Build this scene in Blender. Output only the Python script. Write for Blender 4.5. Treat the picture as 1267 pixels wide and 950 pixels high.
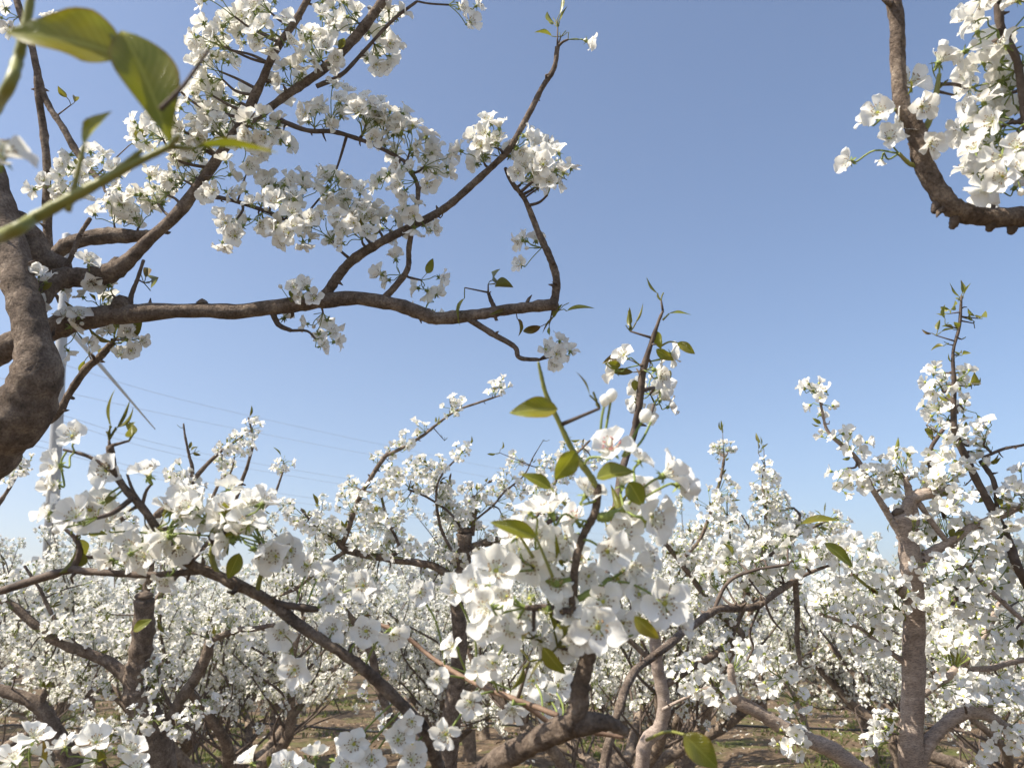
import bpy, math, random
import numpy as np
from mathutils import Vector

# ------------------------------------------------------------------ clear
for o in list(bpy.data.objects):
    bpy.data.objects.remove(o, do_unlink=True)
scene = bpy.context.scene
COL = scene.collection
PI = math.pi
rng = np.random.default_rng(11)
random.seed(5)

# ------------------------------------------------------------------ camera
F = 975.0            # focal length in photo pixels (1267 wide)
PITCH = math.radians(17.4)
CAM = np.array([0.0, 0.0, 1.5])
cam_data = bpy.data.cameras.new('camera')
cam = bpy.data.objects.new('camera', cam_data)
COL.objects.link(cam)
cam.location = CAM
cam.rotation_euler = (PI / 2 + PITCH, 0, 0)
cam_data.sensor_width = 36.0
cam_data.lens = 36.0 * F / 1267.0
cam_data.clip_start = 0.02
cam_data.clip_end = 5000
cam_data.dof.use_dof = True
cam_data.dof.focus_distance = 1.4
cam_data.dof.aperture_fstop = 10.5
scene.camera = cam

# ------------------------------------------------------------------ sky and sun
SUN_EL, SUN_AZ = math.radians(48), math.radians(-112)      # azimuth from +Y, clockwise; negative = left
sun_dir = np.array([math.sin(SUN_AZ) * math.cos(SUN_EL), math.cos(SUN_AZ) * math.cos(SUN_EL), math.sin(SUN_EL)])
world = bpy.data.worlds.new('World')
scene.world = world
world.use_nodes = True
wn = world.node_tree
bg = wn.nodes['Background']
sky = wn.nodes.new('ShaderNodeTexSky')
sky.sky_type = 'NISHITA'
sky.sun_disc = False
sky.sun_elevation = SUN_EL
sky.sun_rotation = SUN_AZ
sky.altitude = 0
sky.air_density = 1.0
sky.dust_density = 1.0
sky.ozone_density = 4.5
hs = wn.nodes.new('ShaderNodeHueSaturation')
hs.inputs['Saturation'].default_value = 1.0
wn.links.new(sky.outputs[0], hs.inputs['Color'])
wn.links.new(hs.outputs[0], bg.inputs[0])
bg.inputs[1].default_value = 0.097
sl = bpy.data.lights.new('sun', 'SUN')
sl.energy = 5.0
sl.angle = math.radians(0.53)
sl.color = (1.0, 0.925, 0.80)
so = bpy.data.objects.new('sun', sl)
COL.objects.link(so)
so.location = (-20, 0, 30)
so.rotation_euler = Vector(-sun_dir).to_track_quat('-Z', 'Y').to_euler()

scene.view_settings.view_transform = 'Standard'
scene.view_settings.look = 'None'
scene.view_settings.exposure = 0.95
scene.view_settings.gamma = 1.0
scene.cycles.max_bounces = 12
scene.cycles.diffuse_bounces = 8
scene.cycles.transmission_bounces = 10
scene.cycles.transparent_max_bounces = 8
scene.cycles.use_denoising = True

# ------------------------------------------------------------------ pixel -> place
FWD = np.array([0, math.cos(PITCH), math.sin(PITCH)])
RGT = np.array([1.0, 0, 0])
UPV = np.array([0, -math.sin(PITCH), math.cos(PITCH)])


def at(px, py, d):
    return CAM + d * (FWD + (px - 633.5) / F * RGT + (475 - py) / F * UPV)


def camdir(r, u, t):
    """direction given as right, up and towards the viewer, in the viewpoint's axes"""
    v = r * RGT + u * UPV - t * FWD
    return v / np.linalg.norm(v)


def nrm(v):
    v = np.asarray(v, float)
    return v / max(1e-9, np.linalg.norm(v))


# ------------------------------------------------------------------ materials
def new_mat(name):
    m = bpy.data.materials.new(name)
    m.use_nodes = True
    nt = m.node_tree
    for n in list(nt.nodes):
        if n.type != 'OUTPUT_MATERIAL':
            nt.nodes.remove(n)
    return m, nt, nt.nodes['Material Output']


def ramp(nt, stops):
    r = nt.nodes.new('ShaderNodeValToRGB')
    e = r.color_ramp.elements
    while len(e) < len(stops):
        e.new(0.5)
    for k, (p, c) in enumerate(stops):
        e[k].position = p
        e[k].color = (c[0], c[1], c[2], 1)
    return r


def noise(nt, scale, detail=4, rough=0.6, coord=None, dist=0.0):
    n = nt.nodes.new('ShaderNodeTexNoise')
    n.inputs['Scale'].default_value = scale
    n.inputs['Detail'].default_value = detail
    n.inputs['Roughness'].default_value = rough
    n.inputs['Distortion'].default_value = dist
    if coord is not None:
        nt.links.new(coord, n.inputs['Vector'])
    return n


def coords(nt, kind='Object', scale=None):
    t = nt.nodes.new('ShaderNodeTexCoord')
    out = t.outputs[kind]
    if scale:
        mp = nt.nodes.new('ShaderNodeMapping')
        mp.inputs['Scale'].default_value = scale
        nt.links.new(out, mp.inputs['Vector'])
        out = mp.outputs[0]
    return out


def geo_pos(nt):
    return nt.nodes.new('ShaderNodeNewGeometry').outputs['Position']


def thin_mat(name, stops, scale, transl, rough=0.55, gloss=0.25, bump=0.0, bscale=300, pos=True, tint=None, veins=False):
    """petals and leaves: diffuse and translucent with a little gloss"""
    m, nt, out = new_mat(name)
    co = geo_pos(nt) if pos else coords(nt)
    n = noise(nt, scale, 3, 0.6, co)
    r = ramp(nt, stops)
    nt.links.new(n.outputs[0], r.inputs[0])
    p = nt.nodes.new('ShaderNodeBsdfPrincipled')
    p.inputs['Roughness'].default_value = rough
    p.inputs['Specular IOR Level'].default_value = gloss
    if veins:
        # midrib and side veins, paler and slightly sunk, with a reddish rim
        def mth(op, a, b=None):
            q = nt.nodes.new('ShaderNodeMath')
            q.operation = op
            for k, x in enumerate((a, b)):
                if x is None:
                    continue
                if isinstance(x, (int, float)):
                    q.inputs[k].default_value = x
                else:
                    nt.links.new(x, q.inputs[k])
            return q.outputs[0]
        uv = nt.nodes.new('ShaderNodeUVMap')
        sp = nt.nodes.new('ShaderNodeSeparateXYZ')
        nt.links.new(uv.outputs[0], sp.inputs[0])
        av = mth('ABSOLUTE', mth('SUBTRACT', sp.outputs[1], .5))
        ph = mth('ADD', mth('SUBTRACT', mth('MULTIPLY', sp.outputs[0], 11.0), mth('MULTIPLY', av, 7.0)), mth('MULTIPLY', n.outputs[0], 1.2))
        side = mth('GREATER_THAN', mth('COSINE', mth('MULTIPLY', ph, 6.2832)), .86)
        mid = mth('LESS_THAN', av, .035)
        vn = mth('MAXIMUM', mth('MULTIPLY', side, .55), mid)
        mv = nt.nodes.new('ShaderNodeMix')
        mv.data_type = 'RGBA'
        nt.links.new(mth('MULTIPLY', vn, .5), mv.inputs[0])
        nt.links.new(r.outputs[0], mv.inputs[6])
        mv.inputs[7].default_value = (.46, .45, .13, 1)
        rim = nt.nodes.new('ShaderNodeMix')
        rim.data_type = 'RGBA'
        nt.links.new(mth('MULTIPLY', mth('GREATER_THAN', av, .455), .45), rim.inputs[0])
        nt.links.new(mv.outputs[2], rim.inputs[6])
        rim.inputs[7].default_value = (.24, .13, .04, 1)

        class _O:
            outputs = [rim.outputs[2]]
        r = _O
        bv = nt.nodes.new('ShaderNodeBump')
        bv.inputs['Strength'].default_value = .6
        bv.inputs['Distance'].default_value = .0006
        bv.invert = True
        nt.links.new(vn, bv.inputs['Height'])
        nt.links.new(bv.outputs[0], p.inputs['Normal'])
    nt.links.new(r.outputs[0], p.inputs['Base Color'])
    t = nt.nodes.new('ShaderNodeBsdfTranslucent')
    if tint:
        mx = nt.nodes.new('ShaderNodeMix')
        mx.data_type = 'RGBA'
        mx.blend_type = 'MULTIPLY'
        mx.inputs[0].default_value = 1.0
        nt.links.new(r.outputs[0], mx.inputs[6])
        mx.inputs[7].default_value = (*tint, 1)
        nt.links.new(mx.outputs[2], t.inputs[0])
    else:
        nt.links.new(r.outputs[0], t.inputs[0])
    ms = nt.nodes.new('ShaderNodeMixShader')
    ms.inputs[0].default_value = transl
    nt.links.new(p.outputs[0], ms.inputs[1])
    nt.links.new(t.outputs[0], ms.inputs[2])
    if bump:
        b = nt.nodes.new('ShaderNodeBump')
        b.inputs['Strength'].default_value = bump
        b.inputs['Distance'].default_value = 0.002
        n2 = noise(nt, bscale, 3, 0.6, co)
        nt.links.new(n2.outputs[0], b.inputs['Height'])
        nt.links.new(b.outputs[0], p.inputs['Normal'])
        nt.links.new(b.outputs[0], t.inputs['Normal'])
    nt.links.new(ms.outputs[0], out.inputs[0])
    return m


def solid_mat(name, stops, scale, rough=0.7, bump=0.0, bscale=60, coord='Object', cscale=None, dist=0.004, spec=0.3, fine=0):
    m, nt, out = new_mat(name)
    co = geo_pos(nt) if coord == 'pos' else coords(nt, coord, cscale)
    n = noise(nt, scale, 6, 0.65, co)
    r = ramp(nt, stops)
    nt.links.new(n.outputs[0], r.inputs[0])
    p = nt.nodes.new('ShaderNodeBsdfPrincipled')
    p.inputs['Roughness'].default_value = rough
    p.inputs['Specular IOR Level'].default_value = spec
    if fine:
        # flakes, lichen specks and grey bloom
        nf = noise(nt, fine, 3, .7, co)
        rf = ramp(nt, [(.3, (.45, .43, .42)), (.5, (1, 1, 1)), (.72, (1.5, 1.5, 1.42))])
        nt.links.new(nf.outputs[0], rf.inputs[0])
        mx = nt.nodes.new('ShaderNodeMix')
        mx.data_type = 'RGBA'
        mx.blend_type = 'MULTIPLY'
        mx.clamp_result = False
        mx.inputs[0].default_value = .85
        nt.links.new(r.outputs[0], mx.inputs[6])
        nt.links.new(rf.outputs[0], mx.inputs[7])
        nt.links.new(mx.outputs[2], p.inputs['Base Color'])
    else:
        nt.links.new(r.outputs[0], p.inputs['Base Color'])
    if bump:
        b = nt.nodes.new('ShaderNodeBump')
        b.inputs['Strength'].default_value = bump
        b.inputs['Distance'].default_value = dist
        n2 = noise(nt, bscale, 6, 0.7, co, 0.4)
        nt.links.new(n2.outputs[0], b.inputs['Height'])
        nt.links.new(b.outputs[0], p.inputs['Normal'])
    nt.links.new(p.outputs[0], out.inputs[0])
    return m


PETAL = thin_mat('petal', [(0.3, (0.84, 0.83, 0.79)), (0.7, (0.90, 0.89, 0.865))], 25, 0.40, 0.6, 0.2, 0.25, 260,
                 tint=(1.0, 0.985, 0.94))
PETAL_FAR = thin_mat('petal_far', [(0.3, (0.83, 0.80, 0.70)), (0.7, (0.90, 0.885, 0.82))], 12, 0.36, 0.7, 0.1,
                     tint=(1.0, 0.98, 0.92))
HEART = solid_mat('flower_heart', [(0.3, (0.36, 0.38, 0.07)), (0.7, (0.52, 0.50, 0.12))], 200, 0.7)
PINK = solid_mat('pink_heart', [(0.3, (0.50, 0.13, 0.14)), (0.7, (0.62, 0.24, 0.22))], 300, 0.7)
FILAMENT = solid_mat('filament', [(0.3, (0.70, 0.70, 0.50)), (0.7, (0.78, 0.78, 0.62))], 200, 0.6)
ANTHER = solid_mat('anther', [(0.35, (0.16, 0.08, 0.05)), (0.65, (0.40, 0.27, 0.12))], 700, 0.8, coord='pos')
STALK = solid_mat('stalk', [(0.3, (0.12, 0.17, 0.035)), (0.7, (0.26, 0.30, 0.08))], 30, 0.55, coord='pos')
LEAF = thin_mat('young_leaf', [(0.34, (0.15, 0.085, 0.028)), (0.47, (0.17, 0.165, 0.03)), (0.62, (0.24, 0.25, 0.045)), (0.75, (0.32, 0.29, 0.065))],
                9, 0.42, 0.38, 0.5, 0.3, 220, tint=(1.0, 0.98, 0.45))
LEAF_FAR = thin_mat('far_leaf', [(0.35, (0.12, 0.075, 0.03)), (0.5, (0.16, 0.16, 0.03)), (0.7, (0.28, 0.28, 0.065))],
                    5, 0.4, 0.5, 0.3, tint=(1.0, 0.98, 0.5))
LEAF_BIG = thin_mat('large_leaf', [(0.3, (0.13, 0.16, 0.024)), (0.52, (0.23, 0.24, 0.034)), (0.75, (0.34, 0.27, 0.045))],
                    14, 0.5, 0.28, 0.6, 0, 160, tint=(1.0, 0.97, 0.3), veins=True)
BARK = solid_mat('pear_bark', [(0.28, (0.055, 0.041, 0.032)), (0.5, (0.165, 0.125, 0.098)), (0.74, (0.33, 0.265, 0.21))],
                 38, 0.85, 1.0, 110, dist=0.007, spec=0.15, fine=260)
BARK_FAR = solid_mat('tree_bark', [(0.3, (0.07, 0.052, 0.04)), (0.5, (0.19, 0.145, 0.112)), (0.72, (0.34, 0.275, 0.215))],
                     14, 0.9, 0.9, 30, dist=0.012, spec=0.1, fine=90)
BARK_SMOOTH = solid_mat('smooth_bark', [(0.3, (0.20, 0.155, 0.13)), (0.5, (0.32, 0.255, 0.215)), (0.72, (0.44, 0.36, 0.305))],
                        18, 0.85, 0.7, 60, cscale=(1, 1, 2.6), dist=0.004, spec=0.15, fine=170)
REDTWIG = solid_mat('reddish_twig', [(0.3, (0.12, 0.075, 0.05)), (0.6, (0.24, 0.155, 0.105)), (0.8, (0.33, 0.23, 0.16))], 50, 0.6, 0.5, 140, dist=0.002)
TWIG = solid_mat('twig_bark', [(0.3, (0.05, 0.036, 0.03)), (0.6, (0.13, 0.097, 0.076)), (0.8, (0.22, 0.17, 0.13))], 60, 0.75, 0.6, 160,
                 dist=0.002, spec=0.25)
SHOOT = solid_mat('green_shoot', [(0.3, (0.15, 0.16, 0.035)), (0.6, (0.24, 0.24, 0.06)), (0.8, (0.26, 0.19, 0.09))], 25, 0.5, 0.3, 150,
                  dist=0.001, spec=0.4)
CUTWOOD = solid_mat('cut_wood', [(0.3, (0.05, 0.037, 0.03)), (0.7, (0.22, 0.165, 0.12))], 40, 0.9, 0.5, 120)


# ------------------------------------------------------------------ mesh collector
class MB:
    def __init__(self):
        self.V, self.T, self.M, self.n = [], [], [], 0

    def add(self, v, t, m=0):
        v = np.asarray(v, float).reshape(-1, 3)
        t = np.asarray(t, int).reshape(-1, 3)
        self.V.append(v)
        self.T.append(t + self.n)
        self.M.append(np.full(len(t), m, int) if np.isscalar(m) else np.asarray(m, int))
        self.n += len(v)

    def arrays(self):
        return np.concatenate(self.V), np.concatenate(self.T), np.concatenate(self.M)

    def mesh(self, name, mats, smooth=True):
        v, t, m = self.arrays()
        return make_mesh(name, v, t, m, mats, smooth)

    def build(self, name, mats, parent=None, smooth=True):
        return link(name, self.mesh(name, mats, smooth), parent)


def make_mesh(name, v, t, m, mats, smooth=True):
    me = bpy.data.meshes.new(name)
    me.vertices.add(len(v))
    me.vertices.foreach_set('co', v.astype(np.float32).ravel())
    me.loops.add(len(t) * 3)
    me.loops.foreach_set('vertex_index', t.astype(np.int32).ravel())
    me.polygons.add(len(t))
    me.polygons.foreach_set('loop_start', np.arange(0, len(t) * 3, 3, dtype=np.int32))
    me.polygons.foreach_set('material_index', m.astype(np.int32))
    me.polygons.foreach_set('use_smooth', np.full(len(t), smooth))
    for mt in mats:
        me.materials.append(mt)
    me.update(calc_edges=True)
    me.validate()
    return me


def link(name, me, parent=None):
    o = bpy.data.objects.new(name, me)
    COL.objects.link(o)
    if parent is not None:
        o.parent = parent
    return o


def empty(name, loc, label=None, cat=None, group=None):
    o = bpy.data.objects.new(name, None)
    COL.objects.link(o)
    o.location = loc
    o.empty_display_size = 0.1
    tag(o, label, cat, group)
    return o


def tag(o, label=None, cat=None, group=None, kind=None):
    if label:
        o['label'] = label
    if cat:
        o['category'] = cat
    if group:
        o['group'] = group
    if kind:
        o['kind'] = kind
    return o


# ------------------------------------------------------------------ shapes
def frame(z, spin=0.0):
    """rotation matrix whose third column is z"""
    z = nrm(z)
    a = np.array([0, 0, 1.0]) if abs(z[2]) < 0.9 else np.array([1.0, 0, 0])
    x = nrm(np.cross(a, z))
    y = np.cross(z, x)
    c, s = math.cos(spin), math.sin(spin)
    return np.stack([x * c + y * s, y * c - x * s, z], axis=1)


def tube(mb, pts, rad, sides=8, m=0, cap=True, jit=0.0, r=None):
    pts = np.asarray(pts, float)
    n = len(pts)
    rad = np.broadcast_to(np.asarray(rad, float), (n,))
    tan = np.gradient(pts, axis=0)
    tan /= np.maximum(1e-12, np.linalg.norm(tan, axis=1))[:, None]
    x = frame(tan[0])[:, 0]
    ang = np.arange(sides) * 2 * PI / sides
    ca, sa = np.cos(ang)[:, None], np.sin(ang)[:, None]
    vs = []
    for i in range(n):
        x = x - tan[i] * np.dot(x, tan[i])
        x = nrm(x)
        y = np.cross(tan[i], x)
        rr = rad[i]
        if jit and r is not None:
            rr = rr * (1 + jit * r.standard_normal((sides, 1)))
        vs.append(pts[i] + rr * (ca * x + sa * y))
    v = np.concatenate(vs)
    i = np.arange(n - 1)[:, None] * sides
    j = np.arange(sides)[None, :]
    k = (j + 1) % sides
    a, b, c, d = i + j, i + k, i + sides + k, i + sides + j
    t = np.concatenate([np.stack([a, b, c], -1).reshape(-1, 3), np.stack([a, c, d], -1).reshape(-1, 3)])
    if cap:
        e0, e1 = len(v), len(v) + 1
        v = np.concatenate([v, [pts[0] - tan[0] * rad[0] * 0.2], [pts[-1] + tan[-1] * rad[-1] * 0.5]])
        jj = np.arange(sides)
        kk = (jj + 1) % sides
        o = (n - 1) * sides
        t = np.concatenate([t, np.stack([np.full(sides, e0), kk, jj], -1), np.stack([np.full(sides, e1), o + jj, o + kk], -1)])
    mb.add(v, t, m)


def spline(P, per=6):
    """Catmull-Rom through rows of P"""
    P = np.asarray(P, float)
    if len(P) == 2:
        s = np.linspace(0, 1, per + 1)[:, None]
        return P[0] * (1 - s) + P[1] * s
    Q = np.vstack([2 * P[0] - P[1], P, 2 * P[-1] - P[-2]])
    out = []
    for i in range(1, len(Q) - 2):
        p0, p1, p2, p3 = Q[i - 1], Q[i], Q[i + 1], Q[i + 2]
        for s in np.arange(per) / per:
            out.append(0.5 * (2 * p1 + (p2 - p0) * s + (2 * p0 - 5 * p1 + 4 * p2 - p3) * s * s + (3 * p1 - p0 - 3 * p2 + p3) * s ** 3))
    out.append(Q[-2])
    return np.array(out)


def leaf_geo(L, W, r, fold=0.5, curl=0.3, nu=8, nv=5, twist=0.0, wave=0.06, pw=0.82):
    """leaf along +X from the origin, face up (+Z)"""
    u = np.linspace(0, 1, nu)
    w = np.sin(PI * np.clip(u, 0, 1) ** pw) ** 0.85 * (1 - 0.12 * u)
    w[0] = 0.03
    w[-1] = 0.0
    v = np.linspace(-1, 1, nv)
    V = []
    for i in range(nu):
        th = curl * u[i]
        cx = math.sin(th) / max(curl, 1e-4) if abs(curl) > 1e-3 else u[i]
        cz = -(1 - math.cos(th)) / max(abs(curl), 1e-4) * np.sign(curl) if abs(curl) > 1e-3 else 0
        for j in range(nv):
            y = v[j] * w[i] * W / 2
            z = abs(v[j]) ** 1.15 * w[i] * W / 2 * fold + wave * W * w[i] * math.sin(u[i] * 9 + v[j] * 3 + r.random() * .8) * abs(v[j])
            tw = twist * u[i]
            yy, zz = y * math.cos(tw) - z * math.sin(tw), y * math.sin(tw) + z * math.cos(tw)
            V.append((cx * L, yy, cz * L + zz))
    T = []
    for i in range(nu - 1):
        for j in range(nv - 1):
            a = i * nv + j
            T += [(a, a + nv, a + nv + 1), (a, a + nv + 1, a + 1)]
    return np.array(V), np.array(T)


def place(V, R, p):
    return V @ R.T + p


def leaf_at(mb, base, tip, up, W, r, m=0, fold=0.5, curl=0.3, twist=0.0, nu=9, nv=5, wave=0.06, pw=0.82):
    base, tip = np.asarray(base, float), np.asarray(tip, float)
    L = np.linalg.norm(tip - base)
    x = nrm(tip - base)
    z = np.asarray(up, float) - x * np.dot(up, x)
    z = nrm(z)
    R = np.stack([x, np.cross(z, x), z], axis=1)
    V, T = leaf_geo(L, W, r, fold, curl, nu, nv, twist, wave, pw)
    # turn so that the curled tip still lands on the tip point
    e = V[(nu - 1) * nv + nv // 2]
    V = V.copy()
    a = math.atan2(e[2], e[0])
    c, s = math.cos(-a), math.sin(-a)
    V = np.stack([V[:, 0] * c - V[:, 2] * s, V[:, 1], V[:, 0] * s + V[:, 2] * c], 1)
    V *= L / max(1e-6, np.linalg.norm(e))
    mb.add(place(V, R, base), T, m)


def petal_geo(r, nu, nv, L, W, elev, cup):
    u = np.linspace(0, 1, nu)
    prof = np.interp(u, [0, 0.12, 0.3, 0.5, 0.7, 0.86, 0.95, 1.0], [0.14, 0.24, 0.66, 0.93, 1.0, 0.86, 0.62, 0.40])
    v = np.linspace(-1, 1, nv)
    ph, amp, tw = r.random() * 6, 0.14 + 0.22 * r.random(), r.normal() * 0.25
    V = []
    for i in range(nu):
        for j in range(nv):
            y = v[j] * prof[i] * W / 2
            edge = 1 - 0.10 * v[j] ** 2 * u[i] + (0.05 if abs(v[j]) < .3 and i == nu - 1 else 0) * -1
            x = 0.0018 + L * u[i] * edge
            z = L * (cup * 0.55 * u[i] ** 2 - 0.30 * u[i] ** 3.5) + abs(v[j]) ** 2 * prof[i] * W * 0.22
            z += amp * W * 0.5 * math.sin(ph + u[i] * 4.0 + v[j] * 2.2) * u[i] + tw * y
            c, s = math.cos(elev), math.sin(elev)
            V.append((x * c - z * s, y, x * s + z * c))
    T = []
    for i in range(nu - 1):
        for j in range(nv - 1):
            a = i * nv + j
            T += [(a, a + nv, a + nv + 1), (a, a + nv + 1, a + 1)]
    return np.array(V), np.array(T)


def rotz(V, a):
    c, s = math.cos(a), math.sin(a)
    return V @ np.array([[c, -s, 0], [s, c, 0], [0, 0, 1]]).T


def octa(mb, p, s, m):
    v = np.array([(1, 0, 0), (-1, 0, 0), (0, 1, 0), (0, -1, 0), (0, 0, 1), (0, 0, -1)]) * s + p
    t = [(0, 2, 4), (2, 1, 4), (1, 3, 4), (3, 0, 4), (2, 0, 5), (1, 2, 5), (3, 1, 5), (0, 3, 5)]
    mb.add(v, t, m)


FL_MATS = [PETAL, HEART, FILAMENT, ANTHER, STALK, PINK]


def flower_geo(r, lod, kind='open'):
    """one pear flower facing +Z, heart at the origin"""
    mb = MB()
    opening = {'open': (0.10, 0.50), 'cup': (0.45, 0.9), 'bare': (0, 0), 'pink': (0.15, 0.4)}[kind]
    n = 0 if kind == 'bare' else 5
    if lod == 0:
        nu, nv = 8, 7
    elif lod == 1:
        nu, nv = 4, 3
    base = r.random() * 6
    for k in range(n):
        L = 0.0165 * (0.82 + 0.32 * r.random())
        W = 0.0143 * (0.85 + 0.3 * r.random())
        el = opening[0] + (opening[1] - opening[0]) * r.random()
        a = base + k * 2 * PI / 5 + r.normal() * 0.08
        if lod < 2:
            V, T = petal_geo(r, nu, nv, L, W, el, 0.2 + 0.9 * r.random())
            V[:, 2] += 0.0006 * (k % 3)
        else:
            z = math.tan(el) * L
            V = np.array([(0.001, 0, 0), (0.6 * L, -W * .5, z * .5), (0.6 * L, W * .5, z * .5), (L, -W * .2, z * .75), (L, W * .2, z * .75)])
            V = V + np.array([0.001, 0, 0])
            T = np.array([(0, 1, 2), (1, 3, 4), (1, 4, 2)])
        mb.add(rotz(V, a), T, 0)
    hm = 5 if kind == 'pink' else 1
    # heart
    if lod == 0:
        s = np.linspace(0, PI / 2, 4)
        hr = 0.0024
        pts = [(0, 0, -0.0005 + 0.0016 * math.sin(q)) for q in s]
        tube(mb, pts, [hr, hr * .85, hr * .5, hr * .12], 8, hm)
        ns = 20
        for k in range(ns):
            a = k * 2 * PI / ns + r.normal() * 0.12
            th = 0.25 + 0.6 * r.random()
            if kind == 'bare':
                th += 0.25
            Ls = 0.0055 + 0.003 * r.random()
            p0 = np.array([math.cos(a), math.sin(a), 0]) * 0.0018
            d = np.array([math.cos(a) * math.sin(th), math.sin(a) * math.sin(th), math.cos(th)])
            p1 = p0 + d * Ls * .55 + np.array([0, 0, .0006])
            p2 = p0 + d * Ls + np.array([0, 0, .0003])
            tube(mb, [p0, p1, p2], 0.00026, 3, hm if kind == 'pink' and r.random() < .3 else 2, cap=False)
            octa(mb, p2, np.array([.0008, .0008, .0006]), 5 if kind == 'pink' and r.random() < .6 else (1 if kind == 'bare' else 3))
    elif lod == 1:
        tube(mb, [(0, 0, -.0005), (0, 0, .0012), (0, 0, .0026)], [.0032, .0036, .0015], 6, hm)
        for k in range(7):
            a = k * 2 * PI / 7 + r.normal() * .2
            octa(mb, np.array([math.cos(a) * .0042, math.sin(a) * .0042, .0048]), np.array([.0010, .0010, .0008]), 3 if k % 2 else 2)
    else:
        q = [(math.cos(a) * .0036, math.sin(a) * .0036, .0018) for a in (0, 2.09, 4.19)] + [(0, 0, .004)]
        mb.add(np.array(q), [(0, 1, 3), (1, 2, 3), (2, 0, 3)], 1)
    # cup and sepals behind
    if lod == 0:
        tube(mb, [(0, 0, .0002), (0, 0, -.0022), (0, 0, -.0046)], [.0026, .0025, .0012], 7, 4)
        for k in range(5):
            a = base + (k + .5) * 2 * PI / 5
            V, T = leaf_geo(.0065, .0032, r, .2, .5, 4, 3)
            V = V + np.array([.001, 0, -.0012])
            V[:, 2] -= V[:, 0] * .25
            mb.add(rotz(V, a), T, 4)
    elif lod == 1:
        tube(mb, [(0, 0, 0), (0, 0, -.0042)], [.0034, .0012], 5, 4)
    return mb.arrays()


FLOW = {}
for lod, nvar in ((0, 14), (1, 9), (2, 6)):
    FLOW[lod] = [flower_geo(np.random.default_rng(100 + lod * 50 + k), lod, 'cup' if k % 4 == 3 else 'open') for k in range(nvar)]
FLOWER_MESH = [make_mesh('flower', *FLOW[0][k], FL_MATS) for k in range(14)]
FLOWER_MESH_MID = [make_mesh('flower', *FLOW[1][k], FL_MATS) for k in range(9)]
PINK_MESH = [make_mesh('flower', *flower_geo(np.random.default_rng(300 + k), 0, 'pink'), FL_MATS) for k in range(2)]
BARE_MESH = [make_mesh('flower', *flower_geo(np.random.default_rng(310 + k), 0, 'bare'), FL_MATS) for k in range(2)]


def set_mat(o, R, p, s=1.0):
    from mathutils import Matrix
    m = Matrix([[R[0, 0] * s, R[0, 1] * s, R[0, 2] * s, p[0]], [R[1, 0] * s, R[1, 1] * s, R[1, 2] * s, p[1]],
                [R[2, 0] * s, R[2, 1] * s, R[2, 2] * s, p[2]], [0, 0, 0, 1]])
    o.matrix_local = m


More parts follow.
